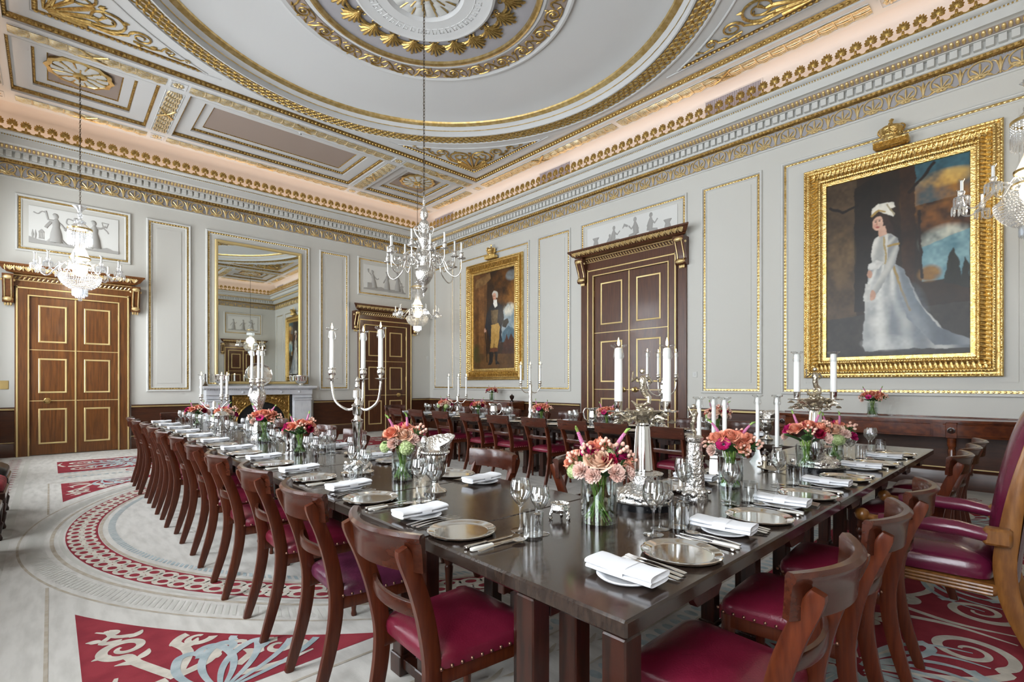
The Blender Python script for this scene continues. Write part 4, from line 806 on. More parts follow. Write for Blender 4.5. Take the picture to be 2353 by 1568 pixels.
# corner spandrels: red grounds with ivory scrolls and blue plumes
def corner(sx,sy):
    ox,oy=CX-sx*3.42,CY-sy*3.14; g=lambda a,c:(ox+sx*a,oy+sy*c)
    def arc(R):
        P=[]
        t0=math.atan2(math.sqrt(R*R-3.42**2),3.42); t1=math.atan2(3.14,math.sqrt(R*R-3.14**2))
        for k in range(21): t=t0+(t1-t0)*k/20; P.append((3.42-R*cos(t),3.14-R*sin(t)))
        return P
    p=MB(); poly=[g(0,0)]+[g(x,y) for x,y in arc(3.86)]; fl(poly,p,.0012); red=p.obj('red_spandrel',CRED,car,0,fix=False)
    q=MB(); z=.0024
    # straight edge bands
    bnd=MB()
    for d,wd,m in ((.115,.016,0),):
        rib(bnd,[g(-d,-d),g(-d,1.95)],wd,wd,.0013); rib(bnd,[g(-d,-d),g(1.75,-d)],wd,wd,.0013)
    bnd.obj('border_band',CTAN,car,0,fix=False)
    KS=.80; g0=g; gs=lambda x,y:g0(KS*x+.03,KS*y+.03)
    R_=lambda P,a,c,mid=0:rib(q,[gs(x,y) for x,y in P],a*.9,c,z,mid)
    leaf=lambda x,y,a,l,w_=.035:rib(q,[gs(x+l*t*cos(a+.5*t),y+l*t*sin(a+.5*t)) for t in (0,.33,.66,1)],.010,.006,z+.0003,w_/.008)
    for x,y,a,l in ((.22,.60,2.2,.13),(.20,.66,.4,.12),(.10,.80,2.6,.09),(.42,.62,.2,.13),(.46,.50,-.5,.12),(.13,.32,2.4,.10),(.62,.44,-.6,.12),(.55,.36,1.2,.10),(.72,.26,1.4,.1),(.80,.36,.3,.10),(.14,1.10,1.3,.10),(.06,1.04,2.0,.08),(.20,1.0,.2,.10),(.95,.14,.5,.1)): leaf(x,y,a,l)
    R_([(.34,.30)]+[(.26,.48),(.20,.62)]+spiral(.17,.86,.13,.03,-PI/2,-1.4,24),.05,.018,.3)
    R_([(.36,.34),(.44,.55),(.40,.72)]+spiral(.52,.70,.12,.03,PI,-1.4,24),.05,.018,.3)
    R_([(.05,1.22),(.12,1.12),(.07,1.02),(.16,.98)],.012,.045); R_([(.10,1.20),(.13,1.08),(.22,1.02)],.02,.04)
    R_([(.30,.30),(.16,.28),(.08,.38),(.10,.50)],.05,.015,.4); R_([(.30,.26),(.16,.16),(.06,.14)],.045,.012,.5); R_([(.34,.30),(.5,.36),(.62,.50),(.72,.46),(.68,.38)],.05,.016,.4)
    R_([(.62,.20),(.74,.30)]+spiral(.86,.26,.11,.025,PI,-1.4,22),.045,.016,.3); R_([(.60,.10),(.80,.06),(1.0,.08)],.04,.012,.6); R_([(.30,.06),(.18,.05),(.06,.05)],.03,.01,.6)
    cull(q,3.88); q.obj('ivory_scroll',CIVO,red,0,fix=False)
    q2=MB()
    for a,ln,cu in ((.16,.66,1),(.42,.62,1),(.72,.50,1),(1.02,.42,1),(1.40,.40,-1),(1.78,.42,-1),(2.15,.40,-1)):
        c=(.42,.02); P=[(c[0]+ln*t*cos(a+cu*.35*t*t),c[1]+ln*t*sin(a+cu*.35*t*t)) for t in [i/7 for i in range(8)]]; e=P[-1]; da=a+cu*.9; r=.045
        ox_,oy_=e[0]-cu*r*sin(da),e[1]+cu*r*cos(da); P+=[(ox_+r*cos(da-cu*PI/2+cu*t),oy_+r*sin(da-cu*PI/2+cu*t)) for t in (.7,1.4,2.1,2.8,3.5)]
        q2=MB(); rib(q2,[g(x,y) for x,y in P],.016,.034,.0030,.5); cull(q2,3.88); q2.obj('blue_plume',CBLU,red,0,fix=False)
for sx in (1,-1):
    for sy in (1,-1): corner(sx,sy)
# end panels: long red rectangles with palmettes, plumes and scrolls
def endpanel(sy):
    y=lambda v:CY-sy*v
    def g(a,v): return (a,y(v))
    x0,x1,v0,v1=.08,6.96,4.16,5.55
    p=MB(); fl([g(x0,v0),g(x1,v0),g(x1,v1),g(x0,v1)],p,.0012); red=p.obj('red_end_panel',CRED,car,0,fix=False)
    q,q2=MB(),MB(); n=4; per=(x1-x0)/n; vm=(v0+v1)/2
    for k in range(n):
        c=x0+per*(k+.5)
        for s in (-1,1):
            R_=lambda P,a,b_,mid=.3:rib(q,[g(c+s*x,vm+v) for x,v in P],a,b_,.0024,mid)
            for t in (-1,1):
                R_([(.06,t*.05),(.22,t*.34),(.40,t*.48)]+spiral(.56,t*.34,.17,.03,t*PI*.75,-t*1.6,26),.045,.016)
                R_([(.10,t*.02),(.36,t*.10),(.52,t*.06)]+spiral(.66,t*.0,.085,.02,PI*.9*t,-t*1.3,18),.04,.014)
                R_([(.02,t*.40),(.10,t*.56),(.26,t*.62),(.40,t*.64)],.05,.014)
                rib(q2,[g(c+s*x,vm+t*v) for x,v in [tuple(w_) for w_ in [(p_[0],p_[1]) for p_ in bez([(.02,.05,0),(.10,.28,0),(.26,.42,0),(.34,.36,0)],6)]]],.02,.055,.0030)
                rib(q2,[g(c+s*x,vm+t*v) for x,v in [(p_[0],p_[1]) for p_ in bez([(.01,.08,0),(.04,.34,0),(.14,.58,0),(.24,.60,0)],6)]],.02,.055,.0030)
                rib(q2,[g(c+s*x,vm+t*v) for x,v in [(p_[0],p_[1]) for p_ in bez([(.04,.02,0),(.26,.16,0),(.44,.22,0),(.50,.16,0)],6)]],.02,.05,.0030)
            for t in (-1,1):
                for k2 in range(6):
                    a=.10+.22*k2; ln=.62-.03*k2; P=[(.05+ln*u*cos(a+.55*u*u),t*(.02+ln*u*sin(a+.55*u*u)*.9)) for u in [i/7 for i in range(8)]]
                    rib(q2,[g(c+s*x,vm+v) for x,v in P],.008,.010,.0034,2.2)
            R_([(.78,.0),(.84,.25),(.80,.5)],.04,.012)
        for t in (-1,1): rib(q2,[g(c,vm+t*.04),g(c,vm+t*.3),g(c,vm+t*.58)],.02,.02,.003,2.2)
    q.obj('ivory_scroll',CIVO,red,0,fix=False); q2.obj('blue_plume',CBLU,red,0,fix=False)
    bd=MB()
    for v in (4.10,3.66):
        for a in pitch(x0,x1,.078)[0]:
            P=[(a+.026*cos(t),v+.042*sin(t)) for t in [2*PI*k/8 for k in range(8)]]; fl([g(*w_) for w_ in P],bd,.0012)
    bd.obj('blue_bead_row',CBLU,car,0,fix=False)['kind']='stuff'
    ln=MB()
    for v in (4.03,3.73,4.155,3.60): rib(ln,[g(x0,v),g(x1,v)],.012,.012,.0012)
    for k in range(60):
        a=x0+.1+(x1-x0-.2)*((k*37)%60)/60; v=3.78+.20*((k*23)%11)/11; rib(ln,[g(a-.07,v),g(a,v+.02),g(a+.09,v-.01)],.004,.006,.0012,4)
    ln.obj('tan_leaf_band',CTAN,car,0,fix=False)['kind']='stuff'
    for k in range(5):
        c=x0+.9+1.35*k-.0; o=MB(); fl([g(c+.17*cos(t),3.88+.13*sin(t)) for t in [PI/8+PI/4*k2 for k2 in range(8)]],o,.0018); oc=o.obj('octagon_medallion',CRED,car,0,fix=False)
        o=MB(); fl([g(c+.13*cos(t)*(1+.08*cos(6*t)),3.88+.10*sin(t)*(1+.08*cos(6*t))) for t in [2*PI*k2/36 for k2 in range(36)]],o,.0024); rs=o.obj('medallion_ground',CIVO,oc,0,fix=False)
        o=MB(); fl([g(c+.095*cos(t)*(1+.14*cos(8*t)),3.88+.075*sin(t)*(1+.14*cos(8*t))) for t in [2*PI*k2/48 for k2 in range(48)]],o,.0030); o.obj('blue_rosette',CBLU,oc,0,fix=False)
for sy in (1,-1): endpanel(sy)
for x in (-.27,7.31): q=MB(); rib(q,[(x,YD+.3),(x,YA-.7)],.06,.06,.0012); q.obj('border_line',CGRY,car,0,fix=False)
q=MB()
for x in (-.42,7.46):
    for k in range(60): yv=YD+.4+.215*k; rib(q,[(x-.07,yv),(x,yv+.07),(x+.07,yv)],.02,.02,.0013); rib(q,[(x-.07,yv+.03),(x,yv-.04),(x+.07,yv+.03)],.012,.012,.0014)
q.obj('red_border_chain',CRED,car,0,fix=False)['kind']='stuff'
# ------------------------------------------------------------------ chairs
def seatpad(wf,wr,x0,x1,z0,z1,dome,n=12):
    b=MB(); V=[];F=[]
    P=[]                      # outline, rounded rectangle in (u,v)
    rings=[(1.,z0,0),(1.015,z0+(z1-z0)*.35,0),(1.0,z0+(z1-z0)*.75,0),(.96,z1,0),(.80,z1+dome*.55,0),(.5,z1+dome*.9,0),(.2,z1+dome,0)]
    m=40
    for k,z,_ in rings:
        for i in range(m):
            a=2*PI*i/m; e=.26; u=math.copysign(abs(cos(a))**e,cos(a)); v=math.copysign(abs(sin(a))**e,sin(a))
            x=(x0+x1)/2+u*k*(x1-x0)/2; wd=(wr+(wf-wr)*(x-x0)/(x1-x0))/2; V.append((x,v*k*wd,z))
    for r in range(len(rings)-1):
        for i in range(m): j=(i+1)%m; F.append((r*m+i,r*m+j,r*m+m+j,r*m+m+i))
    F.append(tuple(range((len(rings)-1)*m,len(rings)*m))); F.append(tuple(range(m-1,-1,-1))); b.add(V,F); return b
def studs(pts,r=.0065):
    q=MB()
    for p in pts: q.sph(p,r,6,4)
    return q
def chair_spec(leather,curve=.07,wood=MAHOG):
    S=[]
    S.append(('seat',seatpad(.43,.37,-.185,.215,.415,.462,.030).mesh('seat',leather,50)))
    for s in (-1,1):
        path=[(x,s*y,z) for x,y,z in ((-.275,.168,0),(-.245,.166,.10),(-.215,.165,.21),(-.195,.165,.32),(-.190,.166,.42),(-.200,.170,.50),(-.222,.176,.60),(-.256,.184,.70),(-.290,.190,.775),(-.306,.192,.815))]
        mb=MB().plank(bez(path,3),.026,[.034+.022*sin(PI*min(1,max(0,(i)/27)))**.7 if i<27 else .03 for i in range(28)],(0,1,0))
        S.append(('sabre_leg',mb.mesh('sabre_leg',wood,40)))
        S.append(('front_leg',MB().lathe([(0,0),(.013,0),(.016,.012),(.012,.03),(.014,.05),(.021,.24),(.024,.275),(.018,.285),(.027,.30),(.030,.318),(.022,.335),(.026,.345),(.025,.37),(.026,.41)],12,(.185,s*.178,0)).mesh('front_leg',wood,40)))
        rl=MB(); rl.plank([(-.19,s*.160,.388),(.19,s*.188,.388)],.05,.022,(0,0,1)); S.append(('side_rail',rl.mesh('side_rail',wood,30)))
    S.append(('front_rail',MB().cbox(.188,.212,-.17,.17,.365,.413,.003).mesh('front_rail',wood,30)))
    xx=lambda t:-.318+curve*t*t-.0
    cr=MB(); n=14; V=[]
    for i in range(n+1):
        t=-1+2*i/n; y=.222*t; x=xx(t); nx,ny=-1,2*curve*t/.222*.9; l=math.hypot(nx,ny); nx,ny=nx/l,ny/l; h0=.742; h1=.845
        for (o,z) in ((-.010,h0),(.010,h0),(.011,h0+.05),(.014,h1-.02),(.022,h1-.010),(.024,h1),(.014,h1+.009),(-.004,h1+.008),(-.011,h1-.004),(-.009,h1-.05)): V.append((x+nx*o-.006*(z-h0)/.1,y+ny*o,z))
    k=10; cr.add(V,[(i*k+j,i*k+(j+1)%k,i*k+k+(j+1)%k,i*k+k+j) for i in range(n) for j in range(k)]+[tuple(range(k-1,-1,-1)),tuple(range(n*k,n*k+k))])
    S.append(('crest_rail',cr.mesh('crest_rail',MAHOGR,35)))
    mr=MB().plank([(-.232+curve*.55*(t*t)-curve*.3,.172*t,.602) for t in [-1+.2*i for i in range(11)]],.042,.016,(0,0,1)); S.append(('cross_rail',mr.mesh('cross_rail',MAHOGR,30)))
    st=[(-.17+.36*i/10,s*(.188+.028*i/10),.424) for s in (-1,1) for i in range(11)]+[(.219,-.19+.38*i/10,.424) for i in range(11)]
    S.append(('stud_row',studs(st).mesh('stud_row',STUD,60),(0,0,0),(0,0,0),[],'stuff')); return S
CHA=chair_spec(LEATH,.072); CHP=chair_spec(LEATHP,.072); CHB=chair_spec(LEATH,.018)
T1Y=[1.42,2.12,2.80,3.48,4.17,4.88,5.50,6.10,6.70,7.30,7.92]; T1I=[2.42,3.12,3.62,4.37,5.02,5.72,6.42,7.12]
T2X=[1.45,2.08,2.68,4.10,4.62,5.12]; T3Y=[1.98,2.60,3.23,3.78,4.41,5.10,5.72,6.46,7.17,7.84]; T3O=[2.3,2.95,3.6,4.25,4.9,5.55,6.2,6.85,7.5]
G1,G2,G3='dining chairs along the fireplace table','dining chairs at the cross table','dining chairs along the portrait wall table'
n=len(T1Y)
for i,y in enumerate(T1Y):
    o=ORD[n-1-i]; lab='mahogany dining chair with burgundy seat, %s from the fireplace on outer side of fireplace table'%o
    if i==1: lab='mahogany dining chair with cracked plum leather seat on outer side of fireplace table'
    place(CHP if i==1 else CHA,'dining_chair',lab,'chair',(1.045+.008*((i*7)%3-1),y,0),.02*((i*5)%5-2),G1)
n=len(T1I)
for i,y in enumerate(T1I): place(CHA,'dining_chair','mahogany dining chair with burgundy seat, %s from the fireplace on inner side of fireplace table'%ORD[n-1-i],'chair',(1.80,y,0),PI+.03*((i*3)%3-1),G1)
place(CHA,'dining_chair','mahogany dining chair at the hearth end of the fireplace table','chair',(1.40,8.55,0),-PI/2,G1)
T2L=['first','second','third','fourth','fifth','sixth']
for i,x in enumerate(T2X): place(CHA,'dining_chair',['worn-topped mahogany dining chair with burgundy seat, first on near side of cross table','mahogany dining chair second on near side of the cross table','mahogany dining chair third on near side of cross table, beside the armchair','dark mahogany dining chair just beyond the armchair at the cross table','dark mahogany dining chair second beyond the armchair at the cross table','dark mahogany dining chair third beyond the armchair, by the cross table end'][i],'chair',(x,.655,0),PI/2+(0,.05,.08,-.02,.0,.04)[i],G2)
place(CHA,'dining_chair','mahogany dining chair on inner side of the cross table behind the front bouquet','chair',(2.34,1.66,0),-PI/2,G2)
n=len(T3Y)
for i,y in enumerate(T3Y): place(CHB,'dining_chair','straight-backed dining chair, %s from the fireplace on inner side of portrait wall table'%ORD[n-1-i],'chair',(4.77,y,0),.02*((i*3)%3-1),G3)
n=len(T3O)
for i,y in enumerate(T3O): place(CHA,'dining_chair','dining chair, %s from the fireplace on wall side of portrait wall table'%ORD[n-1-i],'chair',(5.47,y,0),PI,G3)
place(CHA,'dining_chair','dining chair at the fireplace end of the portrait wall table','chair',(5.12,8.75,0),-PI/2,G3)
# ------------------------------------------------------------------ the armchair at the head of the cross table (faces +x locally)
t=thing('leather_armchair','high-backed walnut armchair in wine leather at the cross table','armchair',(3.45,.405,0),PI/2+.03)
seatpad(.56,.50,-.22,.30,.36,.44,.05).obj('seat',LEATHA,t,50)
MB().cbox(-.24,.31,-.285,.285,.30,.355,.015).obj('seat_rail',WALNUT,t,40)
q=MB()
for k in range(3): q.tube([(-.22,-.29,.312+.016*k),(.315,-.29,.312+.016*k),(.315,.29,.312+.016*k),(-.22,.29,.312+.016*k)],.008,6)
q.obj('reeded_moulding',WALNUT,t)
bk=lambda v:(-.235-.10*v**1.15-.07*v**3)
b=MB(); W2=.235
def backs(u,v):
    x=bk(v)+.0; bul=.055*(1-(2*u-1)**4)*(1-abs(2*v-1)**6); return (x+bul,(u-.5)*2*W2*(1-.10*max(0,v-.85)/.15*0),.42+.84*v)
b.grid(12,18,backs); b.grid(12,18,lambda u,v:(bk(v)-.055-.02*(1-(2*u-1)**4),(u-.5)*2*W2,.36+.90*v))
top=[(u/12) for u in range(13)]
b.grid(12,6,lambda u,v:(bk(1)+.03*cos(PI*v)-.028,(u-.5)*2*W2,1.26+.05*sin(PI*v)*(1-(2*u-1)**6)))
b.obj('backrest',LEATHA,t,60)
for s in (-1,1):
    P=[(-.40,s*.265,0),(-.34,s*.262,.12),(-.285,s*.258,.26),(-.262,s*.255,.38),(-.258,s*.255,.48)]+[(bk(v)-.022,s*.255,.44+.84*v) for v in (.15,.35,.55,.75,.9,1.)]
    MB().plank(bez(P,3),.040,[.046+.034*sin(PI*min(1,i/22)) for i in range(31)],(0,1,0)).obj('rear_leg',WALNUT,t,40)
    a=MB().tube([(-.20,s*.30,.585),(-.10,s*.305,.60),(.05,s*.31,.60),(.20,s*.31,.585)],[.040,.046,.046,.040],12,ell=.8); a.obj('armrest_pad',LEATHA,t,60)
    MB().cbox(-.285,-.185,s*.30-.035,s*.30+.035,.545,.625,.012).obj('arm_block',WALNUT,t,40)
    MB().tube([(.18,s*.31,.575),(.225,s*.31,.585),(.25,s*.31,.59)],[.03,.018,.016],10).sph((.275,s*.31,.595),.034,14,9).obj('arm_knob',WALNUT,t,50)
    MB().lathe([(.02,0),(.022,.02),(.018,.06),(.03,.09),(.022,.12),(.026,.19),(.018,.2),(.02,.215)],12,(.22,s*.30,.355)).obj('arm_support',MAHOG,t)
    MB().lathe([(0,0),(.018,0),(.022,.02),(.018,.04),(.030,.22),(.022,.235),(.036,.26),(.034,.30)],14,(.26,s*.235,0)).obj('front_leg',WALNUT,t)
    studs([(-.195,s*.30+.03*cos(a_),.585+.03*sin(a_)) for a_ in [2*PI*k/10 for k in range(10)]],.006).obj('stud_row',BRASS,t)['kind']='stuff'
# ------------------------------------------------------------------ tables
HT=.74
def table(name,label,x0,x1,y0,y1,m,corner=None):
    t=thing(name,label,'table',((x0+x1)/2,(y0+y1)/2,0),0,'dining tables'); hx,hy=(x1-x0)/2-.0015,(y1-y0)/2-.0015
    MB().cbox(-hx,hx,-hy,hy,HT-.045,HT,.006).obj('tabletop',m,t,30)
    lm=MB().cbox(-.034,.034,-.034,.034,.0,HT-.045,.004).cbox(-.042,.042,-.042,.042,.0,.09,.004).mesh('leg',TLEG,30)
    ln=hx>hy; o=.10; ex=[(sx*(hx-.20),sy*o) if ln else (sx*o,sy*(hy-.16)) for sx in (-1,1) for sy in (-1,1)]+list(corner or [])
    for p in ex: ob('leg',lm,t,(p[0],p[1],0))
    for s in (-1,1):
        r=MB()
        if ln: r.cbox(-hx+.08,hx-.08,s*o-.014,s*o+.014,HT-.12,HT-.045,.003)
        else: r.cbox(s*o-.014,s*o+.014,-hy+.06,hy-.06,HT-.12,HT-.045,.003)
        r.obj('apron',TLEG,t,30)
        c=s*(hx if ln else hy)*.45; poly=[(-.09,0),(.09,0),(.088,-.03),(.065,-.055),(-.065,-.055),(-.088,-.03)]
        for e in (-1,1):
            br=MB()
            if ln: br.prism(poly,e*(hy-.045)-.012,e*(hy-.045)+.012,lambda x,y,h:(c+x,h,HT-.045+y))
            else: br.prism(poly,e*(hx-.045)-.012,e*(hx-.045)+.012,lambda x,y,h:(h,c+x,HT-.045+y))
            br.obj('leaf_bearer',TLEG,t,30)
        st=MB()
        if ln: st.cbox(s*(hx-.20)-.025,s*(hx-.20)+.025,-o,o,.03,.075,.003)
        else: st.cbox(-o,o,s*(hy-.16)-.025,s*(hy-.16)+.025,.03,.075,.003)
        st.obj('stretcher',TLEG,t,30)
    return t
X1a,X1b=.955,1.885; Y2a,Y2b=.65,1.495; X3a,X3b=4.69,5.55
for (a,c),lb in zip(((1.495,2.23),(2.23,3.23),(3.23,4.94),(4.94,6.18),(6.18,8.36)),('short dark table joining the cross table to the fireplace run','second dark table of the fireplace run, under the three-armed candelabrum','third dark table of the fireplace run','fourth dark table of the fireplace run','dark table at the hearth end of the fireplace run')): table('dining_table',lb,X1a,X1b,a,c,TABLE)
for (a,c),lb in zip(((X1a,2.66),(2.66,4.15),(4.15,5.36)),('dark cross table at the near corner, under the front bouquet','middle dark table of the cross run','dark end table of the cross run by the sideboard')): table('dining_table',lb,a,c,Y2a,Y2b,TABLEX,[(-.8175,-.385),(-.8175,-.09),(-.8175,.0-.0)][:2] if a<1 else None)
for (a,c),lb in zip(((1.495,3.2),(3.2,4.95),(4.95,6.7),(6.7,8.5)),('dark table of portrait wall run adjoining the cross table','second dark table of the portrait wall run','third dark table of the portrait wall run','dark table at the fireplace end of the portrait wall run')): table('dining_table',lb,X3a,X3b,a,c,TABLE)
# ------------------------------------------------------------------ place settings
mPL=MB().lathe([(0,.006),(.095,.006),(.100,.010),(.118,.013),(.122,.016),(.125,.014),(.122,.008),(.098,.001),(0,0)],40).mesh('silver_plate',SILVER,30)
mSP=MB().lathe([(0,.004),(.055,.004),(.060,.007),(.080,.013),(.083,.012),(.080,.008),(.055,0),(0,0)],32).mesh('side_plate',PORC,40)
nb=MB(); rng_=random.Random(2)
def nap(z0,h,w,l,dx,ph):
    m=28
    def fn(u,v):
        a=2*PI*u; e=.45; x=math.copysign(abs(cos(a))**e,cos(a))*w/2; z=z0+h/2+math.copysign(abs(sin(a))**.8,sin(a))*h/2
        s=2*v-1; wob=1-.035*abs(s)**3+.010*sin(5*s+ph); return (x*wob+dx,s*l/2,z+.0012*sin(7*s+ph*2)*(1 if sin(a)>0 else 0)-.002*(1-s*s)*(1 if sin(a)>0 else 0))
    nb.grid(m,14,fn)
    for s in (-1,1): nb.grid(m,2,lambda u,v:(fn(u,(s+1)/2)[0]*(1-v*.999)+dx*v,s*l/2-s*.006*v,fn(u,(s+1)/2)[2]*(1-v)+(z0+h/2)*v))
nap(0,.016,.094,.210,0,0); nap(.013,.017,.098,.214,.001,1.)
mNA=nb.mesh('folded_cloth',LINEN,50); mNB=MB().grid(28,3,lambda u,v:(math.copysign(abs(cos(2*PI*u))**.45,cos(2*PI*u))*.0505+.001,(v-.5)*.046,.0148+math.copysign(abs(sin(2*PI*u))**.8,sin(2*PI*u))*.0156)).mesh('napkin_band',LINEN,40)
def cut(kind):
    q=MB(); h=lambda L0,L1,w0,w1,m:None
    zc=lambda y:.006+.006*sin(PI*min(1,y/.2))
    if kind=='fork':
        q.plank([(0,y,zc(y)) for y in (0,.012,.05,.09,.125)],[.016,.019,.012,.006,.006],.0028,(1,0,0)); q.plank([(0,.125,zc(.125)),(0,.14,.0105),(0,.155,.0095)],[.006,.020,.023],.0022,(1,0,0))
        for k in range(4): q.plank([((k-1.5)*.0062,.154,.0095),((k-1.5)*.0060,.18,.0080),((k-1.5)*.0056,.20,.0105)],[.0034,.0030,.0020],.0018,(1,0,0))
    if kind=='knife':
        q.plank([(0,y,.006) for y in (0,.004,.02,.08,.09)],[.008,.016,.018,.013,.015],[.006,.009,.010,.008,.009],(1,0,0)); q.plank([(0,.09,.006),(.001,.11,.006),(.002,.16,.006),(.002,.195,.006),(-.003,.212,.006)],[.008,.015,.018,.014,.003],.0022,(1,0,0))
    if kind=='spoon':
        q.plank([(0,y,zc(y)) for y in (0,.012,.05,.10,.145)],[.015,.018,.011,.006,.006],.0028,(1,0,0))
        q.grid(8,8,lambda u,v:((u-.5)*2*.021*math.sqrt(max(0,1-(2*v-1)**2)),.142+.058*v,.0105-.0075*(1-(2*u-1)**2)*max(0,1-(2*v-1)**2)))
    return q
mFK=cut('fork').mesh('fork',STEEL,50); mKN=cut('knife').mesh('knife',STEEL,50); mSN=cut('spoon').mesh('spoon',STEEL,60)
wk=cut('knife'); wk.m=[1 if max(wk.v[i][1] for i in f_)<.0901 else 0 for f_ in wk.f]; mKW=wk.mesh('knife',[STEEL,IVORY],50)
def glass(hh,rb,rr,stem,rf):
    bw=[(0.004,stem),(.010,stem+.003)]+[(rb*math.sin(min(PI/2,.25+1.32*t/.55)) if t<.55 else rb+(rr-rb)*((t-.55)/.45)**1.5,stem+.006+(hh-stem-.006)*t) for t in [k/12 for k in range(13)]]
    return [('bowl',MB().lathe([(0,stem+.001)]+bw+[(rr-.0012,hh-.001)]+[(r-.0012,z+.0012) for r,z in bw[::-1][1:]]+[(0,stem+.006)],20).mesh('bowl',GLASS,60)),
      ('stem',MB().lathe([(.010,.003),(.0045,.012),(.0036,.03),(.0034,stem-.02),(.006,stem-.003),(.007,stem+.002)],10).mesh('stem',GLASS,60)),
      ('foot',MB().lathe([(0,0),(rf,0),(rf,.0015),(.012,.005),(0,.006)],24).mesh('foot',GLASS,60))]
WG1=glass(.190,.0395,.0315,.088,.036); WG2=glass(.172,.036,.029,.082,.034)
tb=[(0,0),(.034,0),(.0355,.006),(.037,.098),(.0355,.098),(.0345,.016),(0,.014)]
mTU=MB().lathe(tb,24).mesh('tumbler',GLASS,40)
TN={1:'fireplace table',2:'cross table',3:'portrait wall table'}
def setting(ex,ey,phi,where,T,rich=True,k=0,skip=()):
    V=(cos(phi),sin(phi)); U=(sin(phi),-cos(phi)); rz=phi-PI/2
    P=lambda u,v,z=HT:(ex+U[0]*u+V[0]*v,ey+U[1]*u+V[1]*v,z); j=lambda a:a*((k*13)%7-3)/3
    g=TN[T]
    def put(sp,nm,lab,cat,u,v,r=0,z=HT,grp=None): place(sp,nm,'%s %s'%(lab,where),cat,P(u,v,z),rz+r,'%s on the %s'%(grp,g))
    put(mPL,'silver_plate','round silver place plate','plate',0,.14,0,HT,'silver plates')
    put(mSP,'side_plate','white side plate under the napkin','plate',-.285,.15,0,HT,'side plates')
    put([('folded_cloth',mNA),('napkin_band',mNB,(0,0,0))],'napkin','white folded linen napkin','napkin',-.285+j(.006),.155+j(.006),.06+j(.05),HT+.013,'linen napkins')
    put(mFK,'fork','silver fork by the plate','fork',-.150,.045,j(.03),HT,'inner forks')
    put(mFK,'fork','silver fork between the other two forks','fork',-.176,.040,j(.03),HT,'middle forks')
    put(mFK,'fork','silver fork beside the napkin','fork',-.203,.036,j(.03),HT,'outer forks')
    put(mKN,'knife','silver handled knife','knife',.155,.035,j(.03),HT,'silver knives'); put(mKW,'knife','white handled knife','knife',.185,.035,j(.02)-.02,HT,'white handled knives'); put(mSN,'spoon','silver spoon','spoon',.215,.045,j(.04),HT,'spoons')
    if 'g' not in skip:
        put(WG1,'wine_glass','taller stemmed wine glass','glass',.135+j(.01),.315,0,HT,'taller wine glasses'); put(WG2,'wine_glass','shorter stemmed wine glass','glass',.205,.345+j(.008),0,HT,'shorter wine glasses'); put(mTU,'tumbler','clear water tumbler','tumbler',.235+j(.006),.275,0,HT,'tumblers')
n=len(T1Y)
for i,y in enumerate(T1Y): setting(X1a,y+.03,0,'at %s setting from fireplace, outer side'%ORD[n-1-i],1,k=i)
n=len(T1I)
for i,y in enumerate(T1I): setting(X1b,y-.03,PI,'at %s setting from fireplace, inner side'%ORD[n-1-i],1,k=i+3)
for i,x in enumerate([1.46,2.08,2.66,3.30,4.05,4.66]): setting(x,Y2a,PI/2,'at %s setting along near edge of cross table'%ORD[i],2,k=i*2)
setting(2.34,Y2b,-PI/2,'at the inner side setting of cross table',2,k=1)
n=len(T3Y)
for i,y in enumerate(T3Y[1:]): setting(X3a,y,0,'at %s setting from fireplace, portrait table inner side'%ORD[n-2-i],3,k=i)
n=len(T3O)
for i,y in enumerate(T3O): setting(X3b,y,PI,'at %s setting from fireplace, portrait table wall side'%ORD[n-1-i],3,k=i+1)
# ------------------------------------------------------------------ candles and silver
mFO=MB().lathe([(.0195,-.046),(.024,-.034),(.021,-.014),(.0185,0),(.021,.005),(.034,.011),(.035,.019),(.033,.017)],18).mesh('glass_follower',GLASS,60)
mFL=MB().lathe([(0,0),(.005,.006),(.006,.014),(.003,.028),(0,.040)],8).mesh('flame',FLAME,60)
wick=MB().lathe([(0,0),(.0012,0),(.0012,.010),(0,.010)],6).mesh('wick',IRON,0)
_wax={}
def candle(x,y,z,hh,label,lit=True,foll=True,r=.0125,grp='candles'):
    key=(round(hh,2),r)
    if key not in _wax: _wax[key]=MB().lathe([(0,0),(r,0),(r*.92,key[0]-.006),(r*.6,key[0]-.001),(0,key[0])],16).mesh('wax',WAX,50)
    t=thing('candle',label,'candle',(x,y,z),0,grp); ob('wax',_wax[key],t); ob('wick',wick,t,(0,0,key[0]))
    if foll: ob('glass_follower',mFO,t,(0,0,key[0]-.006))
    if lit: ob('flame',mFL,t,(0,0,key[0]+.006))
    return t
CUP=[(0,0),(.008,0),(.010,.012),(.034,.016),(.036,.019),(.010,.022),(.013,.032),(.020,.040),(.022,.060),(.017,.072),(.023,.078),(.023,.083),(.0135,.083),(0,.080)]
def sconce(q,T,sc=1.): q.lathe([(r*sc,z*sc) for r,z in CUP],16,(0,0,0),T)
def arms_spec(base,arms,z0,zc,R,bendz,thick=.008,fin=True,mt=SILVER,rough=SILVERR,sc=1.):
    """candelabrum: base profile, curved arms ending in a sconce each"""
    S=[('stem',MB().lathe(base,24,flute=0).mesh('stem',mt,35))]
    for a in arms:
        q=MB(); P=[(.0,0,z0),(R*.28,0,z0-.035),(R*.62,0,bendz),(R*.90,0,bendz+.045),(R,0,zc-.02),(R,0,zc)]; T=Matrix.Rotation(a,4,'Z')
        q.tube([T@p for p in bez(P,5)],[thick*1.1]*3+[thick]*23,8); q2=MB(); sconce(q2,T@Matrix.Translation((R,0,zc)),sc)
        S.append(('arm',q.mesh('arm',mt,60),(0,0,0),(0,0,0),[('sconce',q2.mesh('sconce',mt,40))]))
    return S
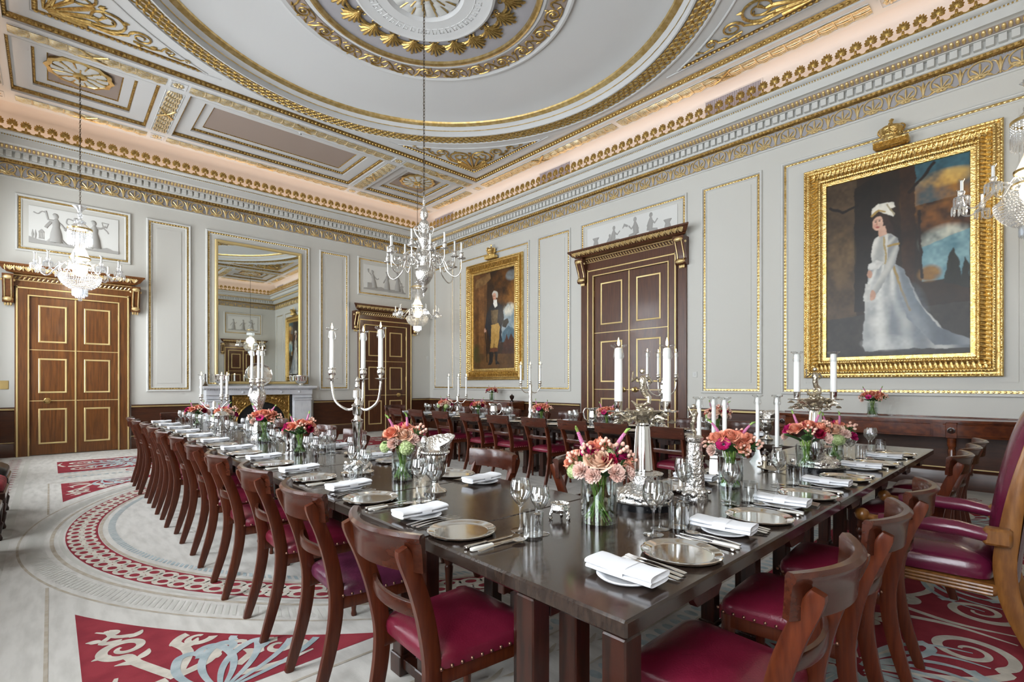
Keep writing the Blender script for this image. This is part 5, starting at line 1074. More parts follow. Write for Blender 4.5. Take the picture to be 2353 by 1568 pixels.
def rock(q,c,R,h,seed,n=26,T=None):
    rng=random.Random(seed)
    for k in range(n):
        a=rng.random()*2*PI; r=R*math.sqrt(rng.random())*.9; s=R*(.16+.16*rng.random()); q.sph((c[0]+r*cos(a),c[1]+r*sin(a),c[2]+h*(1-r/R)*.85),(s,s*.8,s*.7),7,5,T)
# three-armed candelabrum on the fireplace table
CB1=[(0,0),(.095,0),(.098,.012),(.080,.022),(.070,.040),(.045,.055),(.030,.070),(.026,.082),(.034,.092),(.022,.105),(.026,.24),(.030,.30),(.036,.312),(.036,.322),(.020,.332),(.018,.345),(.028,.36),(.030,.40),(.036,.412),(.020,.425),(.016,.445),(.026,.458),(.026,.50),(.012,.515),(.015,.53),(.010,.545),(.014,.56),(.004,.58),(0,.585)]
def cand3(x,y,rz,sc,arms,label,cl,lit=True,clen=.235,zc=.555,R=.16,z0=.42,bz=.40,base=CB1,follow=True):
    t=place(arms_spec(base,arms,z0,zc,R,bz),'candelabrum',label,'candelabrum',(x,y,HT),rz,'table candelabra',sc)
    for a,l in zip(arms,cl): candle(x+sc*R*cos(a+rz),y+sc*R*sin(a+rz),HT+sc*(zc+.080),clen,l,lit,follow,.0150)
    return t
AR=[-.75-2*PI/3*k-.25 for k in range(3)]; L3=lambda s:['lit white candle in window side arm of %s'%s,'lit white candle in rear arm of %s'%s,'lit white candle in portrait side arm of %s'%s]
a0=math.atan2(-.68,.7335)
cand3(1.36,2.84,0,1.,[a0+PI-.1,a0+PI/2+.08,a0-.3],'tall three-armed silver candelabrum beside the plum chair end of fireplace table',L3('tall silver candelabrum'))
q=MB(); [q.tube([(.07*cos(a+.3*k)+.0,.07*sin(a+.3*k),.03+.012*k) for k in range(4)],[.012,.018,.014,.008],6) for a in [PI/4*i for i in range(8)]]; mBS=q.mesh('cast_shell_foot',SILVERR)
ob('cast_shell_foot',mBS,[o for o in bpy.data.objects if o.name.startswith('candelabrum')][-1])
# figural candelabrum with three upright candles
CB2=[(0,0),(.085,0),(.09,.015),(.06,.035),(.045,.07),(.055,.10),(.035,.14),(.028,.20),(.040,.235),(.030,.27),(.045,.33),(.060,.38),(.070,.43),(.05,.46),(.035,.48),(0,.485)]
sp=[('stem',MB().lathe(CB2,20,flute=.10,nf=7).mesh('stem',SILVERR,50))]
for k in range(3):
    T=Matrix.Rotation(2*PI*k/3+.4,4,'Z'); q=MB().tube([T@Vector(p) for p in ((.03,0,.40),(.075,0,.43),(.062,0,.48),(.052,0,.50))],[.014,.016,.012,.010],7); q2=MB(); sconce(q2,T@Matrix.Translation((.052,0,.50)),1.1); sp.append(('arm',q.mesh('arm',SILVERR,60),(0,0,0),(0,0,0),[('sconce',q2.mesh('sconce',SILVER,40))]))
place(sp,'candelabrum','ornate figural silver candelabrum with three upright candles before the fireplace','candelabrum',(1.43,5.06,HT),0,'table candelabra')
for k,w_ in enumerate(('hearth side','portrait side','window side')): a=2*PI*k/3+.4; candle(1.43+.052*cos(a),5.06+.052*sin(a),HT+.585,.27,'lit white candle on %s of the figural silver candelabrum'%w_)
CB3=[(0,0),(.075,0),(.078,.01),(.05,.022),(.028,.05),(.020,.07),(.026,.085),(.018,.11),(.016,.20),(.022,.22),(.016,.25),(.020,.30),(.012,.33),(0,.34)]
ar3=[a0+PI,a0+PI/2,a0]
cand3(1.45,6.85,0,1.,ar3,'slender three-armed silver candelabrum at the hearth end of fireplace table',L3('slender hearth end candelabrum'),zc=.33,R=.155,z0=.27,bz=.255,base=CB3,clen=.23)
cand3(5.12,6.90,0,1.,ar3,'slender three-armed silver candelabrum at far end of portrait wall table',L3('slender far portrait table candelabrum'),zc=.28,R=.15,z0=.25,bz=.22,base=CB3,clen=.31)
CB4=[(0,0),(.085,0),(.09,.012),(.05,.03),(.035,.08),(.028,.12),(.034,.17),(.024,.22),(.030,.30),(.022,.36),(.030,.42),(.018,.46),(.024,.52),(.012,.55),(0,.56)]
cand3(5.12,5.13,0,1.,ar3,'sturdy three-armed silver candelabrum below the gentleman portrait',L3('sturdy candelabrum below gentleman portrait'),zc=.50,R=.14,z0=.45,bz=.42,base=CB4,clen=.24)
cand3(5.12,3.00,0,1.05,[a0+PI-.2,a0+PI/2,a0+.2],'tall three-armed silver candelabrum before the portrait wall door',L3('candelabrum before portrait wall door'),base=CB1,clen=.25,zc=.54)
# merman centrepieces: plinth, rock base, fluted column, branch tray, figure, two candle arms
def merman(q,z,s=1.,T=None):
    P=lambda pts:[(T@Vector(p)) if T else p for p in pts]
    q.tube(P([(0,0,z),(.030*s,0,z+.012*s),(.034*s,.01,z+.035*s),(.012*s,.012*s,z+.058*s),(0,0,z+.085*s),(0,0,z+.11*s)]),[.006*s,.011*s,.014*s,.016*s,.016*s,.015*s],8)
    q.tube(P([(0,0,z+.10*s),(0,0,z+.125*s),(0,0,z+.145*s)]),[.015*s,.022*s,.008*s],8); c=(0,.004*s,z+.164*s); q.sph(tuple(T@Vector(c)) if T else c,.0135*s,8,6)
    for sx,hz in ((-1,.165),(1,.10)): q.tube(P([(sx*.026*s,0,z+.135*s),(sx*.050*s,.01*s,z+.115*s),(sx*.038*s,.032*s,z+hz*s)]),[.007*s,.006*s,.005*s],6)
    q.tube(P([(0,0,z),(-.03*s,.0,z-.002),(-.055*s,0,z+.022*s)]),[.012*s,.010*s,.004*s],6)
def foliage_ring(q,R,z,seed,n=46):
    rng=random.Random(seed)
    for k in range(n):
        a=2*PI*k/n+rng.random()*.2; r=R*(.45+.6*rng.random()); zz=z-.05*rng.random()-.03*(1-r/R); ln=.035+.02*rng.random(); b=a+(rng.random()-.5)*1.8; e=(rng.random()-.3)*.02
        q.tube([(r*cos(a),r*sin(a),zz),(r*cos(a)+ln*.5*cos(b),r*sin(a)+ln*.5*sin(b),zz+e+.006),(r*cos(a)+ln*cos(b),r*sin(a)+ln*sin(b),zz+e)],[.003,.009,.002],5)
pl=MB().lathe([(0,0),(.152,0),(.152,.026),(.148,.030),(0,.030)],40).mesh('plinth',EBONY,30)
q=MB().lathe([(.125,.03),(.115,.05),(.085,.08),(.05,.10),(.046,.128),(.085,.136),(.09,.143),(.05,.149),(0,.149)],26); rock(q,(0,0,.042),.118,.06,4,60); mRK=q.mesh('rock_base',SILVERR,50)
mCO=MB().lathe([(.044,.149),(.045,.155),(.042,.165),(.031,.335),(.027,.352),(.035,.36),(.03,.37)],32,flute=.05,nf=12).mesh('column',SILVER,30)
q=MB().lathe([(.02,.365),(.05,.40),(.078,.415),(.08,.42),(0,.42)],24); foliage_ring(q,.105,.415,9); mTR=q.mesh('branch_tray',SILVERG,50)
q=MB(); rock(q,(0,0,.42),.045,.03,5,16); merman(q,.445,.92); mFG=q.mesh('merman_figure',SILVERG,60)
CP=[('plinth',pl),('rock_base',mRK),('column',mCO),('branch_tray',mTR),('merman_figure',mFG)]
for s in (-1,1):
    q=MB().tube([(s*.05,0,.40),(s*.08,0,.405),(s*.105,0,.415)],[.008,.007,.007],7).lathe([(0,0),(.048,0),(.050,.004),(.048,.006),(.017,.008),(.017,.012),(.019,.045),(.021,.048),(.0165,.048),(0,.046)],20,(s*.108,0,.415)); CP.append(('candle_branch',q.mesh('candle_branch',SILVER,40)))
for x,y,lab,nm,sc,lit in ((1.94,1.235,'silver merman centrepiece on black plinth behind the front bouquet','front merman centrepiece',1.,True),(3.52,1.0,'silver merman centrepiece on black plinth further along the cross table','further merman centrepiece',1.06,False)):
    place(CP,'merman_centrepiece',lab,'centrepiece',(x,y,HT),a0,'merman centrepieces',sc)
    for s,w_ in ((-1,'window side'),(1,'portrait side')): candle(x+s*.108*sc*cos(a0),y+s*.108*sc*sin(a0),HT+.462*sc,.245,'thick white candle on %s of the %s'%(w_,nm),lit,True,.0185)
# merman column candlesticks
q=MB(); rock(q,(0,0,.02),.085,.03,8,30); q.lathe([(.062,0),(.06,.03),(.05,.05)],8); mB=q.mesh('shell_base',SILVERR,50)
mC=MB().lathe([(.050,.045),(.046,.07),(.034,.25),(.032,.262),(.040,.27),(.042,.285),(.03,.295),(0,.298)],8).mesh('hammered_column',SILVERR,20); q=MB(); merman(q,.298,.82); mF=q.mesh('merman_figure',SILVERG,60)
place([('shell_base',mB),('hammered_column',mC),('merman_figure',mF)],'merman_column','hammered silver column topped by a merman beside the front centrepiece','ornament',(2.25,1.15,HT),.4,'merman columns')
place([('shell_base',mB),('hammered_column',mC),('merman_figure',mF)],'merman_column','hammered silver column topped by a merman at far end of cross table','ornament',(4.42,1.26,HT),-.8,'merman columns',1.15)
# modern flared candle stands, three unlit candles each
ps=[]
for k in range(3):
    a=2*PI*k/3; q=MB(); n=12
    prof=[(-.05,0),(-.045,.0),(-.02,.05),(-.012,.085),(-.018,.112),(-.030,.120),(.030,.120),(.018,.112),(.012,.085),(.02,.05),(.05,0)]
    q.prism(prof,-.022,.022,lambda x,y,h:(x+.08,h,y),Matrix.Rotation(a,4,'Z')); ps.append(('flared_leg',q.mesh('flared_leg',SILVER,25)))
ps.append(('base_ring',MB().lathe([(.07,0),(.09,0),(.09,.008),(.07,.008)],30).mesh('base_ring',SILVER,30)))
for (x,y,rz,nm) in ((2.86,1.35,.35,'nearer'),(3.62,1.30,-.2,'further')):
    place(ps,'candle_stand','%s modern flared silver stand holding three unlit candles on the cross table'%nm,'candle holder',(x,y,HT),rz,'flared candle stands')
    for k,w_ in enumerate(('portrait side','hearth side','window side')): a=2*PI*k/3+rz; candle(x+.08*cos(a),y+.08*sin(a),HT+.120,.33,'unlit white candle on %s of the %s flared silver stand'%(w_,nm),False,True,.0125)
# vessels
def vessel(nm,label,cat,prof,x,y,z=HT,extra=None,m=SILVER,n=28,flute=0,nf=0,rz=0,part='body',sc=1,grp=None):
    t=thing(nm,label,cat,(x,y,z),rz,grp,sc); MB().lathe(prof,n,flute=flute,nf=nf).obj(part,m,t,35)
    for e in (extra or []): ob(e[0],e[1],t,*(e[2:]))
    return t
spout=MB().grid(14,5,lambda u,v:((.058+.05*v*v)*cos(2.6*(u-.5)*1.6),(.058+.03*v)*sin(2.6*(u-.5)*1.6),.20+.085*v*(1.0-.9*abs(2*u-1)**2*.6))).mesh('helmet_lip',SILVERR,60)
hnd=MB().tube(bez([(-.055,0,.20),(-.10,0,.235),(-.115,0,.19),(-.09,0,.13),(-.05,0,.11)],5),[.007]*21,8).sph((-.075,0,.262),(.018,.018,.028),8,6).tube([(-.06,0,.21),(-.075,0,.24)],[.012,.012],6).mesh('handle',SILVERR,60)
EW=[(0,0),(.055,0),(.058,.010),(.05,.018),(.026,.03),(.014,.05),(.018,.065),(.03,.075),(.052,.10),(.060,.14),(.062,.17),(.060,.19),(.066,.197),(.066,.205),(.055,.203),(0,.12)]
rims=studs([(.066*cos(2*PI*k/34),.066*sin(2*PI*k/34),.203) for k in range(34)],.006).mesh('beaded_rim',SILVER,60)
for x,y,lab,rz in ((1.40,2.07,'helmet-lipped silver ewer standing beside the vase on fireplace table',.2),(5.08,1.86,'helmet-lipped silver ewer where cross table meets portrait wall table',-.3)):
    t=vessel('silver_ewer',lab,'ewer',EW,x,y,HT,[('helmet_lip',spout),('handle',hnd)],rz=rz,grp='silver ewers'); tag(ob('beaded_rim',rims,t),kind='stuff')
WC_=[(0,0),(.07,0),(.074,.006),(.072,.02),(.074,.03),(.074,.17),(.078,.175),(.078,.185),(.074,.19),(.072,.20),(.055,.222),(.02,.235),(0,.236)]
lidk=MB().lathe([(.008,.232),(.012,.242),(.02,.25),(.016,.26),(0,.264)],14).mesh('lid_knob',SILVER,50)
vessel('wine_cooler','lidded silver wine cooler among glasses on the fireplace table','cooler',WC_,1.46,4.18,HT,[('lid_knob',lidk)],grp='lidded coolers'); vessel('wine_cooler','lidded silver cooler nearer the hearth on the fireplace table','cooler',WC_,1.42,6.36,HT,[('lid_knob',lidk)],grp='lidded coolers')
PT=[(0,0),(.055,0),(.058,.01),(.052,.03),(.060,.06),(.062,.12),(.052,.19),(.054,.225),(.058,.232),(.05,.23),(0,.20)]
ph=MB().tube(bez([(.056,0,.215),(.10,0,.225),(.125,0,.17),(.105,0,.09),(.06,0,.06)],5),[.008]*21,8).mesh('handle',SILVER,60)
sp_=MB().tube([(-.05,0,.205),(-.075,0,.235)],[.02,.012],8).mesh('spout',SILVER,60)
vessel('silver_pitcher','fluted silver pitcher on portrait wall table below the gentleman portrait','pitcher',PT,5.12,5.95,HT,[('handle',ph),('spout',sp_)],flute=.03,nf=14,rz=a0,grp='silver pitchers',n=42); vessel('silver_pitcher','plain silver pitcher on portrait wall table before the tall door','pitcher',PT,5.12,3.99,HT,[('handle',ph),('spout',sp_)],rz=a0+PI,grp='silver pitchers')
# salt cellar on paw feet, shakers, mills, shell dish
t=vessel('salt_cellar','chased silver open salt on paw feet beside the front bouquet','salt cellar',[(.012,.022),(.03,.026),(.040,.04),(.036,.055),(.033,.058),(.038,.062),(.036,.063),(.030,.054),(0,.050)],1.50,1.335,HT,m=SILVERR,part='bowl',flute=.05,nf=9)
MB().lathe([(.030,.0525),(0,.0530)],20).obj('gilt_lining',GILT,t)
for k in range(3):
    a=2*PI*k/3+.6; MB().tube([(.034*cos(a),.034*sin(a),.035),(.042*cos(a),.042*sin(a),.018),(.036*cos(a),.036*sin(a),.007),(.046*cos(a),.046*sin(a),.003)],[.008,.006,.005,.007],7).obj('paw_foot',SILVERR,t)
SH=[(0,0),(.016,0),(.018,.006),(.012,.012),(.014,.05),(.017,.054),(.013,.058),(.015,.075),(.010,.085),(.004,.095),(0,.098)]
for x,y,lab in ((1.47,1.43,'silver pepper shaker behind the open salt'),(2.40,1.30,'silver pepper shaker behind the merman column'),(3.30,1.22,'silver shaker by the shell dish')): vessel('pepper_shaker',lab+' on the cross table','shaker',SH,x,y,HT,[('pierced_cap',MB().lathe([(.0152,.058),(.0155,.074),(.0105,.085)],14,flute=.08,nf=7).mesh('pierced_cap',SILVERR,50))],grp='silver shakers')
PM=[(0,0),(.022,0),(.024,.008),(.018,.02),(.020,.045),(.016,.06),(.022,.066),(.022,.075),(.014,.08),(.022,.092),(.020,.106),(.008,.112),(0,.114)]
for x,y,lab in ((1.46,3.74,'dark turned pepper mill on the fireplace table'),(2.47,1.32,'dark turned pepper mill beside the merman column'),(3.36,1.24,'dark turned pepper mill by the shell dish')): vessel('pepper_mill',lab,'pepper mill',PM,x,y,HT,[('top_knob',MB().lathe([(0,.112),(.006,.112),(.007,.120),(0,.125)],12).mesh('top_knob',SILVER,50))],m=PEPPER,grp='pepper mills')
t=thing('shell_dish','small silver-gilt scalloped shell dish behind the second bouquet','dish',(3.27,1.16,HT),.5); MB().grid(20,6,lambda u,v:(.075*v*cos(PI*1.2*(u-.5)),.075*v*sin(PI*1.2*(u-.5))*1.2,.006+.018*v*v+.003*cos(20*PI*u)*v)).obj('shell',SILVERG,t,60); MB().sph((0,0,.006),(.014,.018,.006),8,4).obj('hinge_foot',SILVERG,t)
# mantelpiece silver
ZM=1.232; bowl=[(0,0),(.07,0),(.072,.012),(.045,.028),(.04,.04),(.10,.075),(.135,.14),(.14,.21),(.15,.235),(.145,.24),(.13,.21),(.12,.14),(0,.09)]
for x,lab in ((2.69,'ribbed silver bowl at the bell end of mantelpiece'),(4.37,'ribbed silver bowl at the portrait wall end of mantelpiece')):
    t=vessel('silver_bowl',lab,'bowl',bowl,x,12.10,ZM,n=40,flute=.05,nf=14,grp='mantelpiece bowls'); MB().lathe([(.147,.232),(.156,.238),(.156,.246),(.146,.244)],40,flute=.02,nf=14).obj('rim',SILVER,t)
t=thing('silver_salver','large round silver salver leaning against the mirror','salver',(3.49,12.17,ZM+.003),0); T=Matrix.Translation((0,0,.0))@Matrix.Rotation(-1.36+PI,4,'X')@Matrix.Translation((0,-.27,0))
T=Matrix.Translation((0,.03,.262))@Matrix.Rotation(PI/2-.16,4,'X'); MB().lathe([(0,0),(.20,0),(.215,.006),(.255,.012),(.265,.018),(.268,.010),(.25,-.002),(0,-.004)],64,(0,0,0),T,flute=.012,nf=16).obj('dish',SILVER,t); MB().lathe([(.150,.001),(.148,.004),(.08,.004),(.078,.001)],40,(0,0,0),T).obj('engraved_band',SILVERR,t)
t=vessel('hand_bell','small dark bronze hand bell on the mantelpiece','bell',[(0,.10),(.016,.098),(.022,.07),(.036,.03),(.060,.004),(.062,0),(.055,0),(.03,.03),(0,.09)],2.40,12.10,ZM,m=CHAIN); MB().lathe([(.008,.098),(.010,.13),(.014,.16),(.010,.20),(.014,.235),(.008,.26),(0,.264)],12).obj('handle',PEPPER,t)
# ------------------------------------------------------------------ bouquets
FC_=lambda a,b,**k:mat('petal_'+a.replace('#',''),a,.6,spec=.3,col2=b,nsc=18,**k)
CORAL=FC_('e08468','f0a78c'); PEACH=FC_('edbd9e','f4d3bb'); BLUSH=FC_('ecc4b6','f6ded2'); MAGEN=FC_('a3104f','c42a72'); CRIMS=FC_('8a0a2c','b01844'); GREENH=FC_('a8bd7c','cfdba6'); BERRY=FC_('e3a893','f2cdbb'); STEMG=mat('stem_green','5f8a2e',.5,col2='9dbb62',nsc=30); LEAFG=mat('leaf_green','2f5226',.45,col2='4a7036',nsc=10); SPIKE=FC_('c4719c','d98fb4')
def petal(mb,a,r0,r1,w_,h0,h1,curl,T=None,n=4):
    def fn(u,v):
        s=2*u-1; ang=a+s*w_*(.55+.45*sin(PI*(.15+.7*v))); r=r0+(r1-r0)*math.sin(v*PI/2)+curl*max(0,v-.65)**2*6; z=h0+(h1-h0)*v-.18*(h1-h0)*s*s*v-curl*max(0,v-.8)*1.2; return (r*cos(ang),r*sin(ang),z)
    mb.grid(n,n,fn,T)
def rose_mesh(m,seed):
    rng=random.Random(seed); q=MB(); N_=27
    for i in range(N_):
        t=i/(N_-1); a=i*2.4+rng.random()*.4; R=.0035+.0345*t**1.15; H=.050-.018*t; z0=-.012-.004*t; w_=1.25-.45*t; curl=.055*max(0,t-.35); jit=(rng.random()-.5)*.004
        def fn(u,v):
            s_=2*u-1; ang=a+s_*w_*sin(PI*(.10+.72*v))**.6; r=R*(.35+.65*math.sin(v*PI/2)**.8)+curl*max(0,v-.62)**2*1.6; z=z0+(H+jit)*v*(1-.16*s_*s_)-curl*.9*max(0,v-.8)**2*3*(1+s_*s_); return (r*cos(ang),r*sin(ang),z)
        q.grid(5,5,fn)
    q.sph((0,0,-.010),(.020,.020,.014),8,5); return q.mesh('rose',m,80,False)
def carn_mesh(m,seed):
    q=MB(); rng=random.Random(seed)
    for k,(nn,r,h) in enumerate(((5,.010,.034),(8,.019,.030),(10,.027,.022),(12,.033,.012))):
        for i in range(nn):
            a=2*PI*i/nn+rng.random()*.6; q.grid(5,3,lambda u,v:((r*v+.003*sin(9*u+i))*cos(a+(u-.5)*2.2*PI/nn*1.3),(r*v+.003*cos(8*u))*sin(a+(u-.5)*2.2*PI/nn*1.3),-.008+(h+.008)*v**.7+.004*sin(14*u+k)*v))
    return q.mesh('carnation',m,80,False)
def anem_mesh():
    q=MB()
    for k in range(2):
        for i in range(5): petal(q,2*PI*i/5+k*.6,.004,.030+.004*(1-k),.62,0,.016+.006*k,.004)
    q.mi=1; q.sph((0,0,.010),(.007,.007,.006),8,5)
    for i in range(12): q.sph((.011*cos(i*PI/6),.011*sin(i*PI/6),.013),.0018,4,3)
    return q.mesh('anemone',[MAGEN,mat('anemone_eye','1d1420',.5)],80,False)
def ran_mesh(): return None
def berry_mesh():
    q=MB(); rng=random.Random(3)
    for i in range(9):
        a=rng.random()*2*PI; r=.026*math.sqrt(rng.random()); z=.012+.03*rng.random(); q.mi=0; q.sph((r*cos(a),r*sin(a),z),(.0066,.0066,.0078),8,6); q.mi=1; q.tube([(0,0,-.03),(r*.5*cos(a),r*.5*sin(a),z*.4-.01),(r*cos(a),r*sin(a),z-.006)],.0016,4)
    for i in range(5): a=i*1.3; q.grid(2,3,lambda u,v:((.006+.026*v)*cos(a)-(u-.5)*.016*sin(PI*v)*sin(a),(.006+.026*v)*sin(a)+(u-.5)*.016*sin(PI*v)*cos(a),-.008+.012*v))
    return q.mesh('berry_sprig',[BERRY,LEAFG],60,False)
def hyd_mesh():
    q=MB(); rng=random.Random(5)
    for i in range(46):
        t=i/46; ph=math.acos(1-1.35*t); a=i*2.4; c=Vector((.034*sin(ph)*cos(a),.034*sin(ph)*sin(a),.030*cos(ph))); T=Matrix.Translation(c)@Vector((0,0,1)).rotation_difference(c.normalized()).to_matrix().to_4x4()
        for k in range(4): b=k*PI/2+i; q.grid(1,2,lambda u,v:((.009*v)*cos(b)-(u-.5)*.012*v*sin(b),(.009*v)*sin(b)+(u-.5)*.012*v*cos(b),.002*v),T)
    q.sph((0,0,-.004),(.028,.028,.026),8,6); return q.mesh('hydrangea_head',GREENH,60,False)
def spike_mesh():
    q=MB(); P=[(0,0,-.03),(0,0,.0),(.004,0,.04),(.012,0,.075),(.020,0,.095)]
    q.tube(P,[.003,.008,.0085,.006,.002],8); 
    for i in range(60): t=i/60; z=.0+.075*t; a=i*2.4; q.sph((.012*t*t*1.2+.009*(1-.4*t)*cos(a),.009*(1-.4*t)*sin(a),z),.0030,4,3)
    q.mi=1; q.tube([(.013,0,.078),(.020,0,.096),(.034,0,.108)],[.006,.007,.003],6); return q.mesh('veronica_spike',[SPIKE,STEMG],60,False)
def leaf_mesh():
    return MB().grid(6,8,lambda u,v:((u-.5)*.05*sin(PI*v**.8)*1.0,-.004+.080*v,.010*(1-(2*u-1)**2)*0-.012*v*v+.008*abs(2*u-1))).mesh('leaf',LEAFG,60,False)
mRC=[rose_mesh(CORAL,1),rose_mesh(PEACH,2),rose_mesh(CORAL,3)]; mCA=carn_mesh(BLUSH,4); mAN_=anem_mesh(); mRM=rose_mesh(MAGEN,8); mRK_=rose_mesh(CRIMS,9); mBE=berry_mesh(); mHY=hyd_mesh(); mSPK=spike_mesh(); mLF=leaf_mesh()
vs_=lambda r,h:MB().lathe([(0,0),(r,0),(r,h),(r-.003,h),(r-.003,.012),(0,.010)],36).mesh('vase',VASEG,40)
ws_=lambda r,h:MB().lathe([(0,.012),(r-.004,.012),(r-.004,h),(0,h)],30).mesh('water',WATER,40)
VT,VS=(vs_(.070,.165),ws_(.070,.125),.070,.165),(vs_(.052,.130),ws_(.052,.085),.052,.130)
VM=(vs_(.060,.165),ws_(.060,.11),.060,.165)
def stems(r,h,seed):
    q=MB(); rng=random.Random(seed)
    for i in range(17):
        a=i*2.4; b=a+PI*.8; rb=r*(.45+.45*rng.random()); rt=r*(.30+.45*rng.random()); q.tube([(rb*cos(b),rb*sin(b),.014+.01*rng.random()),(.26*r*cos(a+.9),.26*r*sin(a+.9),h*.6),(rt*cos(a),rt*sin(a),h+.03)],.0021+.0008*rng.random(),5)
    return q.mesh('stem_bunch',STEMG,60)
STM={}
def orient(d,spin=0): return (Vector((0,0,1)).rotation_difference(Vector(d).normalized())@Matrix.Rotation(spin,4,'Z').to_quaternion()).to_euler()
def bouquet(x,y,z,label,vase,kinds,spread=.115,high=.10,seed=1,spin=0,grp='flower arrangements'):
    t=thing('flower_arrangement',label,'flowers',(x,y,z),spin,grp); me,wa,r,h=vase; ob('vase',me,t); ob('water',wa,t)
    k=(r,h); STM.setdefault(k,stems(r,h,4)); tag(ob('stem_bunch',STM[k],t),kind='stuff'); rng=random.Random(seed)
    for kind,az,el,rad,sc in kinds:
        a=math.radians(az); e=math.radians(el); d=(cos(e)*cos(a),cos(e)*sin(a),sin(e)); c=Vector((d[0]*spread*rad*1.10,d[1]*spread*rad*1.10,h+.030+d[2]*high*rad*1.05))
        m={'c':mRC[0],'p':mRC[1],'k':mRC[2],'f':mCA,'a':mAN_,'m':mRM,'r':mRK_,'b':mBE,'h':mHY,'s':mSPK,'l':mLF}[kind]
        nm={'c':'rose','p':'rose','k':'rose','f':'carnation','a':'anemone','m':'ranunculus','r':'ranunculus','b':'berry_sprig','h':'hydrangea_head','s':'veronica_spike','l':'leaf'}[kind]
        dd=(d[0],d[1],d[2]+.25) if kind!='l' else (d[0]*.1,d[1]*.1,1)
        if kind=='l': o=ob(nm,m,t,(d[0]*spread*.35,d[1]*spread*.35,h+.02),(.35-e,0,a-PI/2),sc)
        else: ob(nm,m,t,c,orient(dd,seed+az),sc)
    return t
# azimuths are relative to the spin of each arrangement
K1=[('p',0,42,.80,1.35),('f',-38,12,.88,1.05),('f',34,10,.90,1.08),('m',-35,60,.95,.95),('c',8,78,1.0,1.15),('c',-75,32,1.0,1.05),('b',-55,30,.95,1.1),('b',62,52,1.0,1.2),('h',40,58,.85,.75),('r',28,42,.92,.75),('m',78,45,1.0,.8),('s',-70,62,1.12,.85),('s',75,60,1.15,.85),('c',95,25,.98,.9),('b',85,30,1.0,1.),('f',70,5,.95,.85),('f',180,25,.9,1.),('c',140,35,.95,1.1),('m',-140,45,.95,.9),('c',-110,20,.95,1.),('h',-160,40,.9,.8),('l',50,-10,1,1.3),('l',-60,-5,1,1.),('l',120,0,1,1.2),('l',-120,0,1,1.2),('l',15,-15,1,1.1),('f',-12,5,.85,.95),('b',-30,48,1.02,1.),('h',-65,8,.9,.8),('b',20,62,1.05,1.)]
K2=[('c',0,50,.95,1.2),('k',48,45,.95,1.15),('c',-45,42,.95,1.1),('a',-18,22,.95,1.0),('c',30,22,.85,1.05),('b',-55,18,.98,1.1),('b',62,20,1.0,1.2),('b',30,5,.95,1.),('f',-50,2,.92,.95),('f',0,65,.8,.9),('r',55,60,.95,.8),('s',-60,58,1.08,.8),('s',50,54,1.08,.8),('c',120,35,.95,1.1),('f',180,25,.92,1.),('c',-120,35,.95,1.),('b',150,45,1.,1.),('h',-150,30,.9,.8),('l',70,-10,1,1.6),('l',-30,-15,1,1.1),('l',10,-20,1,1.2),('l',130,0,1,1.3),('l',-110,0,1,1.3)]
K3=[('c',-40,40,.95,1.15),('m',-68,35,1.,1.0),('c',15,62,.95,1.15),('b',10,32,.95,1.2),('r',38,28,.95,1.0),('f',60,10,.95,1.1),('k',60,48,.98,1.1),('r',-15,70,.9,.8),('b',85,50,1.05,1.1),('c',110,30,.95,1.),('h',150,40,.9,.8),('c',-120,40,.95,1.),('m',180,45,.95,.9),('f',-100,5,.9,.9),('s',-50,61,1.08,.8),('s',60,66,1.08,.8),('l',80,-8,1,1.4),('l',-60,-10,1,1.4),('l',0,-20,1,1.2),('l',160,0,1,1.2)]
K4=[('p',5,42,.85,1.25),('c',-40,42,1.,1.2),('c',20,70,.95,1.1),('f',-28,14,.9,1.),('f',35,22,.9,1.05),('b',58,40,1.05,1.3),('h',12,0,.85,1.1),('m',-10,78,.95,.9),('m',62,12,1.,.8),('s',25,64,1.08,.8),('s',-45,58,1.08,.8),('h',-70,0,.85,.9),('c',120,40,.95,1.1),('f',180,30,.9,1.),('c',-120,35,.95,1.),('h',150,10,.9,1.),('l',-60,-10,1,1.2),('l',70,-10,1,1.2),('l',130,0,1,1.2)]
SP=lambda x,y:math.atan2(-y,-x)
